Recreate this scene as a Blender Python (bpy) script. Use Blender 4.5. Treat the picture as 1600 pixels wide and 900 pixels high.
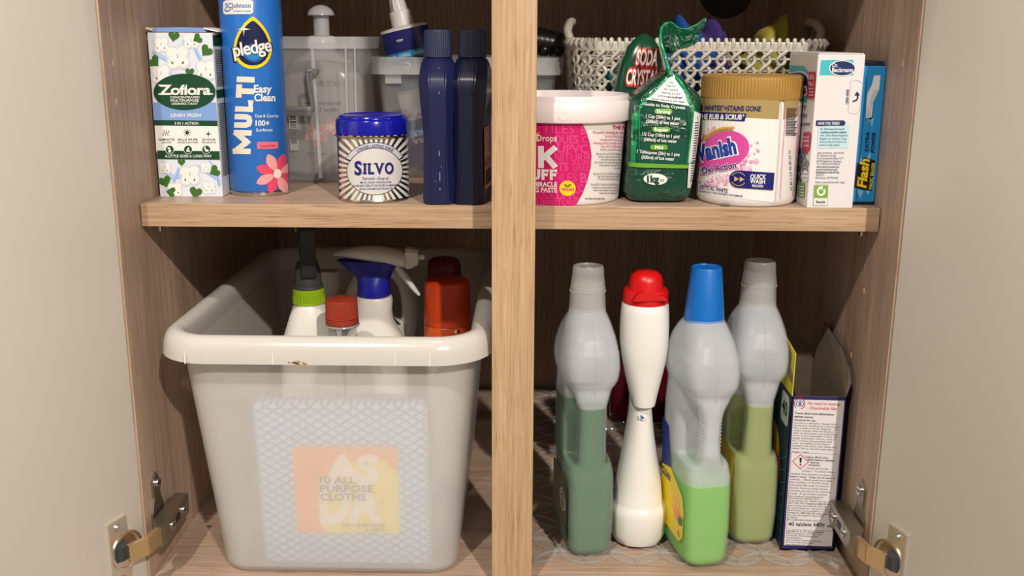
import bpy, bmesh, math, random
from math import sin, cos, pi, radians, atan2, asin, sqrt
from mathutils import Vector, Matrix
from mathutils.geometry import tessellate_polygon
import numpy as np
random.seed(7)
for _o in list(bpy.data.objects):
    bpy.data.objects.remove(_o)
SC = bpy.context.scene
COL = SC.collection

# ---------------------------------------------------------------- camera, world, lights, exposure
# world: x right, y into the cupboard, z up; z = 0 is the top of the shelf, y = 0 the cupboard's front plane
FPX, PITCH, YAW, ROLL = 1576.2, 0.24436, -0.016, 0.00442
CAM = Vector((0.01712, -0.8001, 0.13954))
cam = bpy.data.cameras.new('camera')
cam.sensor_width = 36.0
cam.lens = FPX / 1600 * 36.0
cam.clip_start = 0.01
cam_o = bpy.data.objects.new('camera', cam)
COL.objects.link(cam_o)
_f = Vector((sin(YAW) * cos(PITCH), cos(YAW) * cos(PITCH), -sin(PITCH)))
_r = Vector((cos(YAW), -sin(YAW), 0))
_u = _r.cross(_f)
_r2 = _r * cos(ROLL) + _u * sin(ROLL)
_u2 = -_r * sin(ROLL) + _u * cos(ROLL)
_m = Matrix(((_r2.x, _u2.x, -_f.x), (_r2.y, _u2.y, -_f.y), (_r2.z, _u2.z, -_f.z)))
cam_o.matrix_world = Matrix.Translation(CAM) @ _m.to_4x4()
SC.camera = cam_o

world = bpy.data.worlds.new('room_light')
SC.world = world
world.use_nodes = True
world.node_tree.nodes['Background'].inputs[0].default_value = (1.0, 0.93, 0.87, 1)
world.node_tree.nodes['Background'].inputs[1].default_value = 0.18


def downlight(name, loc, target, watt, size, col):
    l = bpy.data.lights.new(name, 'AREA')
    l.shape = 'DISK'
    l.size = size
    l.energy = watt
    l.color = col
    o = bpy.data.objects.new(name, l)
    COL.objects.link(o)
    o.location = loc
    o.rotation_euler = (Vector(target) - Vector(loc)).to_track_quat('-Z', 'Y').to_euler()


WARM = (1.0, 0.92, 0.83)
downlight('ceiling_downlight', (1.05, -2.75, 1.9), (0, 0, -0.1), 94, 0.07, WARM)
downlight('ceiling_downlight', (-0.55, -1.60, 1.9), (0, 0, -0.1), 35, 0.07, WARM)
downlight('ceiling_downlight', (0.05, -0.16, 1.9), (0, -0.16, -0.5), 9, 0.07, WARM)
SC.view_settings.view_transform = 'Standard'
SC.view_settings.look = 'None'
SC.view_settings.gamma = 1
SC.view_settings.use_curve_mapping = False
SC.view_settings.exposure = 0.0

# ---------------------------------------------------------------- helpers: objects


def mk(name, parent, verts, faces, m, smooth=False):
    me = bpy.data.meshes.new(name)
    me.from_pydata([tuple(v) for v in verts], [], faces)
    return mk_me(name, parent, me, m, smooth)


def mk_me(name, parent, me, m, smooth=False):
    if m is not None:
        me.materials.append(m)
    if smooth:
        me.polygons.foreach_set('use_smooth', [True] * len(me.polygons))
    o = bpy.data.objects.new(name, me)
    COL.objects.link(o)
    if parent is not None:
        o.parent = parent
    return o


def mk_bm(name, parent, bm, m, smooth=False, angle=None):
    bmesh.ops.recalc_face_normals(bm, faces=bm.faces)
    me = bpy.data.meshes.new(name)
    if angle is not None:
        a = radians(angle)
        for f in bm.faces:
            f.smooth = True
        for e in bm.edges:
            if len(e.link_faces) == 2 and e.calc_face_angle(0) > a:
                e.smooth = False
    bm.to_mesh(me)
    bm.free()
    return mk_me(name, parent, me, m, smooth and angle is None)


def thing(name, label, cat, loc, rot=(0, 0, 0), group=None):
    o = bpy.data.objects.new(name, None)
    COL.objects.link(o)
    o.location = loc
    o.rotation_euler = rot
    o.empty_display_size = 0.02
    o['label'] = label
    o['category'] = cat
    if group:
        o['group'] = group
    return o


def tag(o, label, cat, group=None):
    o['label'] = label
    o['category'] = cat
    if group:
        o['group'] = group
    return o


def struct(o):
    o['kind'] = 'structure'
    return o


def copy_tree(o, parent=None):
    c = o.copy()
    COL.objects.link(c)
    c.parent = parent
    for ch in list(o.children):
        copy_tree(ch, c)
    return c


def box_bm(x0, x1, y0, y1, z0, z1, bev=0.0, seg=2):
    bm = bmesh.new()
    v = [bm.verts.new(p) for p in ((x0, y0, z0), (x1, y0, z0), (x1, y1, z0), (x0, y1, z0), (x0, y0, z1), (x1, y0, z1), (x1, y1, z1), (x0, y1, z1))]
    for f in ((0, 3, 2, 1), (4, 5, 6, 7), (0, 1, 5, 4), (1, 2, 6, 5), (2, 3, 7, 6), (3, 0, 4, 7)):
        bm.faces.new([v[i] for i in f])
    if bev > 0:
        bmesh.ops.bevel(bm, geom=list(bm.edges), offset=bev, segments=seg, affect='EDGES', profile=0.5)
    return bm


def box(name, parent, x0, x1, y0, y1, z0, z1, m, bev=0.0, seg=2):
    return mk_bm(name, parent, box_bm(x0, x1, y0, y1, z0, z1, bev, seg), m, angle=35 if bev else None)


def loft_bm(rings, cap0=True, cap1=True, bm=None, closed=False):
    """rings: lists of equally many points"""
    bm = bm or bmesh.new()
    vs = [[bm.verts.new(p) for p in r] for r in rings]
    n = len(vs[0])
    k = len(vs)
    for i in range(k if closed else k - 1):
        a, b = vs[i], vs[(i + 1) % k]
        for j in range(n):
            bm.faces.new((a[j], a[(j + 1) % n], b[(j + 1) % n], b[j]))
    if not closed:
        if cap0:
            bm.faces.new(list(reversed(vs[0])))
        if cap1:
            bm.faces.new(vs[-1])
    return bm


def sup(cx, cy, z, rx, ry, e=2.0, n=40):
    out = []
    for i in range(n):
        t = 2 * pi * (i + 0.5) / n
        c, s = cos(t), sin(t)
        out.append((cx + rx * math.copysign(abs(c) ** (2 / e), c), cy + ry * math.copysign(abs(s) ** (2 / e), s), z))
    return out


def rrect_ring(cx, cy, z, hx, hy, r, k=6):
    out = []
    for sx, sy, a0 in ((1, 1, 0), (-1, 1, 90), (-1, -1, 180), (1, -1, 270)):
        for i in range(k + 1):
            a = radians(a0 + 90 * i / k)
            out.append((cx + sx * (hx - r) + r * cos(a), cy + sy * (hy - r) + r * sin(a), z))
    return out


def loft(name, parent, secs, m, n=40, angle=40, cap0=True, cap1=True):
    """secs: (z, rx, ry[, e[, cx, cy]])"""
    rings = []
    for s in secs:
        z, rx, ry = s[:3]
        e = s[3] if len(s) > 3 else 2.0
        cx = s[4] if len(s) > 4 else 0
        cy = s[5] if len(s) > 5 else 0
        rings.append(sup(cx, cy, z, rx, ry, e, n))
    return mk_bm(name, parent, loft_bm(rings, cap0, cap1), m, angle=angle)


def lathe(name, parent, prof, m, n=48, angle=40, cap0=True, cap1=True, cx=0, cy=0):
    return loft(name, parent, [(z, r, r, 2.0, cx, cy) for r, z in prof], m, n, angle, cap0, cap1)


def ribbed(name, parent, prof, m, ribs=60, depth=0.0004, cx=0, cy=0):
    """prof: (r, z, ribbed?)"""
    rings = []
    n = ribs * 4
    for r, z, f in prof:
        ring = []
        for i in range(n):
            t = 2 * pi * i / n
            rr = r - (depth if f and (i % 4) in (2, 3) else 0)
            ring.append((cx + rr * cos(t), cy + rr * sin(t), z))
        rings.append(ring)
    return mk_bm(name, parent, loft_bm(rings), m, angle=28)


def tube_bm(path, r, n=8, closed=False, bm=None, flat=1.0):
    """swept round bar; r may be a list"""
    P = [Vector(p) for p in path]
    k = len(P)
    rings = []
    up = None
    for i in range(k):
        if closed:
            d = P[(i + 1) % k] - P[i - 1]
        else:
            d = P[min(i + 1, k - 1)] - P[max(i - 1, 0)]
        d.normalize()
        if up is None:
            a = Vector((0, 0, 1)) if abs(d.z) < 0.9 else Vector((0, 1, 0))
            up = (a - d * a.dot(d)).normalized()
        else:
            up = (up - d * up.dot(d)).normalized()
        sd = d.cross(up)
        rr = r[i] if isinstance(r, (list, tuple)) else r
        rings.append([P[i] + up * rr * cos(2 * pi * j / n) * flat + sd * rr * sin(2 * pi * j / n) for j in range(n)])
    return loft_bm(rings, True, True, bm, closed)


def tube(name, parent, path, r, m, n=8, closed=False, flat=1.0):
    return mk_bm(name, parent, tube_bm(path, r, n, closed, None, flat), m, angle=50)


def prism_bm(pts, y0, y1, axes='xz', bm=None):
    """outline in two axes, extruded along the third"""
    bm = bm or bmesh.new()

    def P(a, b, c):
        return {'xz': (a, c, b), 'xy': (a, b, c), 'yz': (c, a, b)}[axes]
    A = [bm.verts.new(P(a, b, y0)) for a, b in pts]
    B = [bm.verts.new(P(a, b, y1)) for a, b in pts]
    n = len(pts)
    for i in range(n):
        bm.faces.new((A[i], A[(i + 1) % n], B[(i + 1) % n], B[i]))
    for t in tessellate_polygon([[Vector((a, b, 0)) for a, b in pts]]):
        bm.faces.new([A[i] for i in t])
        bm.faces.new([B[i] for i in t])
    return bm


def smooth_path(pts, k=6, closed=False):
    """Catmull-Rom"""
    P = [Vector(p) for p in pts]
    n = len(P)
    out = []
    for i in range(n if closed else n - 1):
        p0 = P[i - 1] if (closed or i > 0) else P[0]
        p1, p2 = P[i], P[(i + 1) % n]
        p3 = P[(i + 2) % n] if (closed or i + 2 < n) else P[-1]
        for j in range(k):
            t = j / k
            out.append(0.5 * ((2 * p1) + (p2 - p0) * t + (2 * p0 - 5 * p1 + 4 * p2 - p3) * t * t + (3 * p1 - p0 - 3 * p2 + p3) * t ** 3))
    if not closed:
        out.append(P[-1])
    return out


# ---------------------------------------------------------------- helpers: materials
def lin(c):
    return tuple(((v / 255) / 12.92 if v / 255 <= 0.04045 else (((v / 255) + 0.055) / 1.055) ** 2.4) for v in c) + (1,)


MATS = {}


def new_mat(name):
    m = bpy.data.materials.new(name)
    m.use_nodes = True
    nt = m.node_tree
    return m, nt, nt.nodes['Principled BSDF'], nt.nodes['Material Output']


def mat(rgb, rough=0.45, metal=0.0, spec=0.5, coat=0.0, speck=0.0, bump=0.0, name=None, aniso=0):
    key = (tuple(rgb), rough, metal, spec, coat, speck, bump)
    if key in MATS:
        return MATS[key]
    m, nt, b, out = new_mat(name or 'paint_%d_%d_%d' % tuple(rgb))
    b.inputs['Roughness'].default_value = rough
    b.inputs['Metallic'].default_value = metal
    b.inputs['Specular IOR Level'].default_value = spec
    b.inputs['Coat Weight'].default_value = coat
    b.inputs['Base Color'].default_value = lin(rgb)
    if speck > 0:
        tc = nt.nodes.new('ShaderNodeTexCoord')
        nz = nt.nodes.new('ShaderNodeTexNoise')
        nz.inputs['Scale'].default_value = 60
        nz.inputs['Detail'].default_value = 5
        mx = nt.nodes.new('ShaderNodeMixRGB')
        mx.inputs[1].default_value = lin([v * (1 - speck) for v in rgb])
        mx.inputs[2].default_value = lin([min(255, v * (1 + speck * 0.5)) for v in rgb])
        nt.links.new(tc.outputs['Object'], nz.inputs['Vector'])
        nt.links.new(nz.outputs['Fac'], mx.inputs[0])
        nt.links.new(mx.outputs[0], b.inputs['Base Color'])
    if bump > 0:
        tc = nt.nodes.new('ShaderNodeTexCoord')
        nz = nt.nodes.new('ShaderNodeTexNoise')
        nz.inputs['Scale'].default_value = 500
        bp = nt.nodes.new('ShaderNodeBump')
        bp.inputs['Strength'].default_value = bump
        bp.inputs['Distance'].default_value = 0.0005
        nt.links.new(tc.outputs['Object'], nz.inputs['Vector'])
        nt.links.new(nz.outputs['Fac'], bp.inputs['Height'])
        nt.links.new(bp.outputs[0], b.inputs['Normal'])
    MATS[key] = m
    return m


def sheer(name, rgb, clear, rough=0.3, trans=0.0, tint=(255, 255, 255), spec=0.5):
    """milky plastic: a share of the light goes straight through, the rest is scattered"""
    m, nt, b, out = new_mat(name)
    b.inputs['Base Color'].default_value = lin(rgb)
    b.inputs['Roughness'].default_value = rough
    b.inputs['Specular IOR Level'].default_value = spec
    body = b.outputs[0]
    if trans > 0:
        tl = nt.nodes.new('ShaderNodeBsdfTranslucent')
        tl.inputs[0].default_value = lin(rgb)
        mx = nt.nodes.new('ShaderNodeMixShader')
        mx.inputs[0].default_value = trans
        nt.links.new(body, mx.inputs[1])
        nt.links.new(tl.outputs[0], mx.inputs[2])
        body = mx.outputs[0]
    tp = nt.nodes.new('ShaderNodeBsdfTransparent')
    tp.inputs[0].default_value = lin(tint)
    mx = nt.nodes.new('ShaderNodeMixShader')
    mx.inputs[0].default_value = clear
    nt.links.new(body, mx.inputs[1])
    nt.links.new(tp.outputs[0], mx.inputs[2])
    nt.links.new(mx.outputs[0], out.inputs['Surface'])
    return m


def frosted(name, rgb, clear, rough, blur, trans):
    """milky sheet: what lies close behind shows, what lies further back blurs away"""
    m, nt, b, out = new_mat(name)
    b.inputs['Base Color'].default_value = lin(rgb)
    b.inputs['Roughness'].default_value = rough
    tl = nt.nodes.new('ShaderNodeBsdfTranslucent')
    tl.inputs[0].default_value = lin(rgb)
    m1 = nt.nodes.new('ShaderNodeMixShader')
    m1.inputs[0].default_value = trans
    nt.links.new(b.outputs[0], m1.inputs[1])
    nt.links.new(tl.outputs[0], m1.inputs[2])
    rf = nt.nodes.new('ShaderNodeBsdfRefraction')
    rf.inputs['IOR'].default_value = 1.18
    rf.inputs['Roughness'].default_value = blur
    m2 = nt.nodes.new('ShaderNodeMixShader')
    m2.inputs[0].default_value = clear
    nt.links.new(m1.outputs[0], m2.inputs[1])
    nt.links.new(rf.outputs[0], m2.inputs[2])
    nt.links.new(m2.outputs[0], out.inputs['Surface'])
    return m


def wood(name, axis, dark, light, pore, rough=0.5):
    """wood-grain foil: streaks along one axis, short dark pores"""
    m, nt, b, out = new_mat(name)
    N = nt.nodes.new
    L = nt.links.new
    tc = N('ShaderNodeTexCoord')

    def noise(across, along, scale, detail):
        mp = N('ShaderNodeMapping')
        s = [across] * 3
        s['xyz'.index(axis)] = along
        mp.inputs['Scale'].default_value = s
        nz = N('ShaderNodeTexNoise')
        nz.inputs['Scale'].default_value = scale
        nz.inputs['Detail'].default_value = detail
        L(tc.outputs['Object'], mp.inputs['Vector'])
        L(mp.outputs[0], nz.inputs['Vector'])
        return nz.outputs['Fac']
    broad = noise(30, 1.6, 1.0, 4)
    fine = noise(420, 9, 1.0, 3)
    pores = noise(900, 28, 1.0, 2)
    r1 = N('ShaderNodeValToRGB')
    r1.color_ramp.elements[0].position = 0.3
    r1.color_ramp.elements[0].color = lin(dark)
    r1.color_ramp.elements[1].position = 0.7
    r1.color_ramp.elements[1].color = lin(light)
    L(broad, r1.inputs[0])
    mx = N('ShaderNodeMixRGB')
    mx.blend_type = 'SOFT_LIGHT'
    mx.inputs[0].default_value = 0.75
    L(r1.outputs[0], mx.inputs[1])
    L(fine, mx.inputs[2])
    r2 = N('ShaderNodeValToRGB')
    r2.color_ramp.elements[0].position = 0.56
    r2.color_ramp.elements[0].color = (0, 0, 0, 1)
    r2.color_ramp.elements[1].position = 0.72
    r2.color_ramp.elements[1].color = (0.75, 0.75, 0.75, 1)
    L(pores, r2.inputs[0])
    m2 = N('ShaderNodeMixRGB')
    L(r2.outputs[0], m2.inputs[0])
    L(mx.outputs[0], m2.inputs[1])
    m2.inputs[2].default_value = lin(pore)
    L(m2.outputs[0], b.inputs['Base Color'])
    b.inputs['Roughness'].default_value = rough
    b.inputs['Specular IOR Level'].default_value = 0.4
    bp = N('ShaderNodeBump')
    bp.inputs['Strength'].default_value = 0.25
    bp.inputs['Distance'].default_value = 0.0004
    bp.invert = True
    L(r2.outputs[0], bp.inputs['Height'])
    L(bp.outputs[0], b.inputs['Normal'])
    return m


# ---------------------------------------------------------------- helpers: printed labels (flat shapes laid on a surface)
def s_rect(x0, y0, x1, y1):
    return [[(x0, y0), (x1, y0), (x1, y1), (x0, y1)]]


def s_rrect(x0, y0, x1, y1, r, k=5):
    out = []
    for cx, cy, a0 in ((x1 - r, y1 - r, 0), (x0 + r, y1 - r, 90), (x0 + r, y0 + r, 180), (x1 - r, y0 + r, 270)):
        for i in range(k + 1):
            a = radians(a0 + 90 * i / k)
            out.append((cx + r * cos(a), cy + r * sin(a)))
    return [out]


def s_ell(cx, cy, rx, ry, n=32, rot=0, a0=0, a1=360):
    out = []
    full = abs(a1 - a0) >= 360
    for i in range(n if full else n + 1):
        t = radians(a0 + (a1 - a0) * i / n)
        x, y = rx * cos(t), ry * sin(t)
        c, s = cos(radians(rot)), sin(radians(rot))
        out.append((cx + x * c - y * s, cy + x * s + y * c))
    return [out]


def s_line(pts, w, closed=False):
    out = []
    n = len(pts)
    L_, R_ = [], []
    for i in range(n):
        a = Vector(pts[(i - 1) % n] if (closed or i > 0) else pts[i])
        b = Vector(pts[(i + 1) % n] if (closed or i < n - 1) else pts[i])
        d = (b - a)
        d = d.normalized() if d.length > 1e-9 else Vector((1, 0))
        nn = Vector((-d.y, d.x)) * w / 2
        p = Vector(pts[i])
        L_.append(tuple(p + nn))
        R_.append(tuple(p - nn))
    m = n if closed else n - 1
    for i in range(m):
        j = (i + 1) % n
        out.append([L_[i], L_[j], R_[j], R_[i]])
    return out


def s_ring(cx, cy, rx, ry, w, n=32, a0=0, a1=360):
    pts = s_ell(cx, cy, rx, ry, n, 0, a0, a1)[0]
    return s_line(pts, w, abs(a1 - a0) >= 360)


def s_flower(cx, cy, r, n=5, a0=0, fat=0.42):
    return [s_ell(cx + 0.52 * r * cos(radians(a0 + 360 * i / n)), cy + 0.52 * r * sin(radians(a0 + 360 * i / n)), r * 0.5, r * fat, 14, a0 + 360 * i / n)[0] for i in range(n)]


def s_heart(cx, cy, r, rot=0):
    pts = []
    for i in range(24):
        t = 2 * pi * i / 24
        x = 16 * sin(t) ** 3 / 16
        y = -(13 * cos(t) - 5 * cos(2 * t) - 2 * cos(3 * t) - cos(4 * t)) / 16
        c, s = cos(radians(rot)), sin(radians(rot))
        pts.append((cx + r * (x * c - y * s), cy + r * (x * s + y * c)))
    return [pts]


_TXT = {}
_CAPH = [None]


def glyphs(body, bold, shear, spacing, res, lines):
    key = (body, bold, shear, spacing, res, lines)
    if key in _TXT:
        return _TXT[key]
    cu = bpy.data.curves.new('t', 'FONT')
    cu.body = body
    cu.size = 1.0
    cu.offset = bold
    cu.shear = shear
    cu.space_character = spacing
    cu.space_line = lines
    cu.resolution_u = res
    cu.fill_mode = 'FRONT'
    ob = bpy.data.objects.new('t', cu)
    me = ob.to_mesh()
    vs = [(v.co.x, v.co.y) for v in me.vertices]
    fs = [tuple(p.vertices) for p in me.polygons]
    ob.to_mesh_clear()
    bpy.data.objects.remove(ob)
    bpy.data.curves.remove(cu)
    _TXT[key] = (vs, fs)
    return vs, fs


def s_text(body, x, y, h, w=None, al='c', bold=0.0, shear=0.0, rot=0.0, spacing=1.0, res=3, lines=1.0, warp=None):
    """cap height h, baseline at y (y runs down), optional full width w; returns ('mesh', verts, faces)"""
    if _CAPH[0] is None:
        v, _ = glyphs('H', 0, 0, 1, 2, 1)
        _CAPH[0] = max(p[1] for p in v) - min(p[1] for p in v)
    vs, fs = glyphs(body, bold, shear, spacing, res, lines)
    if not vs:
        return ('mesh', [], [])
    k = h / _CAPH[0]
    x0 = min(p[0] for p in vs)
    x1 = max(p[0] for p in vs)
    kx = k if w is None else w / (x1 - x0)
    ax = {'l': x0, 'r': x1, 'c': (x0 + x1) / 2}[al]
    c, s = cos(radians(rot)), sin(radians(rot))
    out = []
    for px, py in vs:
        a, b = (px - ax) * kx, -py * k
        if warp:
            a, b = warp(a, b)
        out.append((x + a * c + b * s, y - a * s + b * c))
    return ('mesh', out, fs)


BLOCK = {'M': [[(0, 0), (0, 1)], [(0.04, 0.98), (0.5, 0.12)], [(0.5, 0.12), (0.96, 0.98)], [(1, 1), (1, 0)]], 'U': [[(0, 1), (0, 0.25), (0.12, 0.06), (0.5, 0), (0.88, 0.06), (1, 0.25), (1, 1)]], 'L': [[(0, 1), (0, 0), (1, 0)]], 'T': [[(0, 1), (1, 1)], [(0.5, 1), (0.5, 0)]], 'I': [[(0, 0), (0, 1)]],
         'K': [[(0, 0), (0, 1)], [(1, 1), (0.12, 0.42)], [(0.38, 0.58), (1, 0)]], 'F': [[(0, 0), (0, 1), (1, 1)], [(0, 0.5), (0.8, 0.5)]], 'N': [[(0, 0), (0, 1), (1, 0), (1, 1)]], 'P': [[(0, 0), (0, 1), (0.7, 1), (1, 0.88), (1, 0.58), (0.7, 0.46), (0, 0.46)]],
         'S': [[(1, 0.82), (0.8, 1), (0.2, 1), (0, 0.82), (0, 0.66), (0.2, 0.53), (0.8, 0.47), (1, 0.34), (1, 0.18), (0.8, 0), (0.2, 0), (0, 0.18)]]}


def s_block(word, x, y, h, w, stroke, rot=0.0, gap=0.35, al='l'):
    """heavy poster letters drawn with strokes; baseline at y, total width w"""
    wd = [stroke / h if c == 'I' else 1.0 for c in word]
    narrow = {'M': 1.75, 'L': 0.85, 'T': 0.95, 'I': None, 'F': 0.85}
    wd = [(stroke * 1.0 if c == 'I' else h * 0.72 * (narrow.get(c) or 1.0)) for c in word]
    g = stroke * gap
    tot = sum(wd) + g * (len(word) - 1)
    kx = w / tot
    out = []
    q = 0.0 if al == 'l' else -tot
    c_, s_ = cos(radians(rot)), sin(radians(rot))
    for ch, ww in zip(word, wd):
        out.append([])
        for path in BLOCK[ch]:
            iw = max(0.0, ww - stroke / kx)
            pts = [((q + stroke / kx / 2 + a * iw) * kx, -(stroke / 2 + b * (h - stroke))) for a, b in path]
            # square ends
            for i_, j_ in ((0, 1), (-1, -2)):
                d_ = Vector(pts[i_]) - Vector(pts[j_])
                if d_.length > 1e-6:
                    pts[i_] = tuple(Vector(pts[i_]) + d_.normalized() * stroke / 2)
            for poly in s_line(pts, stroke):
                out[-1].append(poly)
            for (a, b) in pts[1:-1]:
                out[-1].append(s_ell(a, b, stroke / 2, stroke / 2, 8)[0] if ch in 'USP' else s_rect(a - stroke / 2, b - stroke / 2, a + stroke / 2, b + stroke / 2)[0])
        q += ww + g
    return [[[(x + a * c_ + b * s_, y - a * s_ + b * c_) for a, b in poly] for poly in lt] for lt in out]


class Print:
    """collects flat shapes in the label's own 2D frame and lays them on the surface"""

    def __init__(s, parent, mapf, step=None):
        s.parent, s.mapf, s.step, s.items, s.count = parent, mapf, step, {}, 0
        s.seq = 0

    def add(s, name, m, shape, layer=1, big=9.0):
        is_text = bool(shape) and shape[0] == 'mesh'
        key = (name, m.name)
        if not is_text:
            pts_ = [p_ for poly in shape for p_ in poly]
            ext = max(max(p_[0] for p_ in pts_) - min(p_[0] for p_ in pts_), max(p_[1] for p_ in pts_) - min(p_[1] for p_ in pts_))
            if ext >= big:
                s.count += 1
                key = (name, m.name, s.count)
        bm = s.items.setdefault(key, (bmesh.new(), m))[0]
        t = bmesh.new()
        if shape and shape[0] == 'mesh':
            vs = [t.verts.new((a, b, 0)) for a, b in shape[1]]
            for f in shape[2]:
                try:
                    t.faces.new([vs[i] for i in f])
                except ValueError:
                    pass
        else:
            for kp, poly in enumerate(shape):
                vs = [t.verts.new((a, b, 0.01 * kp if len(poly) > 4 else 0)) for a, b in poly]
                if len(poly) == 4:
                    try:
                        t.faces.new(vs)
                    except ValueError:
                        pass
                    continue
                for tri in tessellate_polygon([[Vector((a, b, 0)) for a, b in poly]]):
                    try:
                        t.faces.new([vs[i] for i in tri])
                    except ValueError:
                        pass
        if not is_text:
            bmesh.ops.remove_doubles(t, verts=t.verts, dist=1e-4)
        if s.step and t.verts:
            xs = [v.co.x for v in t.verts]
            a, b = min(xs), max(xs)
            q = math.floor(a / s.step) * s.step + s.step
            while q < b:
                bmesh.ops.bisect_plane(t, geom=list(t.verts) + list(t.edges) + list(t.faces), plane_co=(q, 0, 0), plane_no=(1, 0, 0))
                q += s.step
        s.seq += 1
        off = 0.00022 + 0.00013 * layer + 1.0e-6 * s.seq
        idx = {}
        for v in t.verts:
            idx[v] = bm.verts.new(s.mapf(v.co.x, v.co.y, off + v.co.z * 4.0e-4))
        for f in t.faces:
            try:
                bm.faces.new([idx[v] for v in f.verts])
            except ValueError:
                pass
        t.free()

    def block(s, name, m, layer, *a, **k):
        for letter in s_block(*a, **k):
            s.add(name, m, letter, layer, big=0.0)

    def text(s, name, m, layer, *a, **k):
        s.add(name, m, s_text(*a, **k), layer)

    def build(s):
        for (name, *_), (bm, m) in s.items.items():
            me = bpy.data.meshes.new(name)
            bm.to_mesh(me)
            bm.free()
            mk_me(name, s.parent, me, m)


def face_map(px, corners):
    """px: four label-frame corners TL,TR,BR,BL; corners: the face's four local 3D corners; homography"""
    src = px
    dst = [(0, 0), (1, 0), (1, 1), (0, 1)]
    A, b = [], []
    for (x, y), (u, v) in zip(src, dst):
        A.append([x, y, 1, 0, 0, 0, -u * x, -u * y])
        b.append(u)
        A.append([0, 0, 0, x, y, 1, -v * x, -v * y])
        b.append(v)
    h = np.linalg.solve(np.array(A, float), np.array(b, float))
    TL, TR, BR, BL = [Vector(c) for c in corners]
    n = (TR - TL).cross(TL - BL).normalized()
    n = -n if n.dot((TR - TL).cross(BL - TL)) > 0 else n

    def f(x, y, off):
        w = h[6] * x + h[7] * y + 1
        u = (h[0] * x + h[1] * y + h[2]) / w
        v = (h[3] * x + h[4] * y + h[5]) / w
        u = min(max(u, 0.0), 1.0)
        v = min(max(v, 0.0), 1.0)
        return TL.lerp(TR, u).lerp(BL.lerp(BR, u), v) + n * off
    return f


def cyl_map(c0, c1, z0, z1, rp0, rp1, sag0, sag1, rad, rad1=None):
    """label frame of a round body: centre line c0 (at height z0) to c1 (z1), half widths rp, sag of the rings"""
    def f(x, y, off):
        t = (y - sag0 - c0[1]) / (c1[1] + sag1 - c0[1] - sag0)
        for _ in range(3):
            xc = c0[0] + (c1[0] - c0[0]) * t
            rp = rp0 + (rp1 - rp0) * t
            sg = sag0 + (sag1 - sag0) * t
            q = (x - xc) / rp
            ph = asin(q) if abs(q) < 0.95 else math.copysign(asin(0.95) + (abs(q) - 0.95) * 1.6, q)
            q, cs = sin(ph), cos(ph)
            t = (y - sg * cs - c0[1]) / (c1[1] - c0[1])
        z = z0 + (z1 - z0) * t
        r = (rad if rad1 is None else rad + (rad1 - rad) * t) + off
        return Vector((r * q, -r * cs, z))
    return f


def facing(x, y):
    """turn that points a thing's printed side at the middle of the room"""
    return atan2(CAM.x - x, y - CAM.y)

# ---------------------------------------------------------------- the cupboard
W, D, F, TOP = 0.3153, 0.5165, -0.3298, 0.335
SHELF_Y = 0.0478
WOOD_D, WOOD_L, PORE = (168, 142, 122), (192, 166, 146), (134, 108, 90)
wood_v = wood('wood_foil_upright', 'z', WOOD_D, WOOD_L, PORE)
wood_h = wood('wood_foil_level', 'x', WOOD_D, WOOD_L, PORE, 0.38)
wood_post = wood('oak_post', 'z', (180, 148, 112), (202, 170, 132), (140, 106, 74))
wood_edge = wood('oak_edge_band', 'x', (174, 144, 114), (194, 164, 132), (136, 104, 76))
paint = mat((226, 220, 208), 0.42, bump=0.05, name='greige_door_paint')
steel = mat((222, 214, 202), 0.3, 1.0, name='nickel_steel')
steel_d = mat((160, 150, 136), 0.32, 0.9, name='dull_steel')
screw_m = mat((205, 205, 205), 0.3, 1.0, name='zinc_screw')
black = mat((14, 13, 13), 0.4, name='black_plastic')
white_print = mat((236, 234, 230), 0.5, name='white_print')
navy_print = mat((22, 32, 92), 0.5, name='navy_print')
dark_print = mat((40, 40, 46), 0.55, name='dark_print')

wl = struct(box('wall_left', None, -W - 0.018, -W, 0.0, D + 0.07, F - 0.018, TOP, wood_v, 0.0006, 1))
wr = struct(box('wall_right', None, W, W + 0.018, 0.0, D + 0.07, F - 0.018, TOP, wood_v, 0.0006, 1))
for parent, spots, sx in ((wl, ((0.0195, 0.1168), (0.0191, 0.0866)), 1), (wr, ((0.031, 0.1195), (0.0723, -0.0783), (0.0909, -0.1437)), -1)):
    for y, z in spots:
        bm = bmesh.new()
        r0 = [(sx * -W, y + 0.0022 * cos(t * pi / 6), z + 0.0032 * sin(t * pi / 6)) for t in range(12)]
        r1 = [(sx * (-W + 0.0007), y + 0.0013 * cos(t * pi / 6), z + 0.0022 * sin(t * pi / 6)) for t in range(12)]
        mk_bm('hole_plug', parent, loft_bm([r0, r1], False, True), mat((196, 166, 136), 0.6))

# back panel with the round pipe hole
bm = bmesh.new()
hc, hr, nh = (0.2622, 0.1969), 0.0345, 40
outer = []
for i in range(nh):
    a = 2 * pi * i / nh
    dx, dz = cos(a), sin(a)
    ts = []
    if dx > 1e-9: ts.append((W - hc[0]) / dx)
    if dx < -1e-9: ts.append((-W - hc[0]) / dx)
    if dz > 1e-9: ts.append((TOP - hc[1]) / dz)
    if dz < -1e-9: ts.append((F - hc[1]) / dz)
    t = min(ts)
    outer.append((hc[0] + dx * t, hc[1] + dz * t))
for cx_, cz_ in ((W, TOP), (W, F), (-W, F), (-W, TOP)):
    k = min(range(nh), key=lambda i: (outer[i][0] - cx_) ** 2 + (outer[i][1] - cz_) ** 2)
    outer[k] = (cx_, cz_)
inner = [(hc[0] + hr * cos(2 * pi * i / nh), hc[1] + hr * sin(2 * pi * i / nh)) for i in range(nh)]
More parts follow.
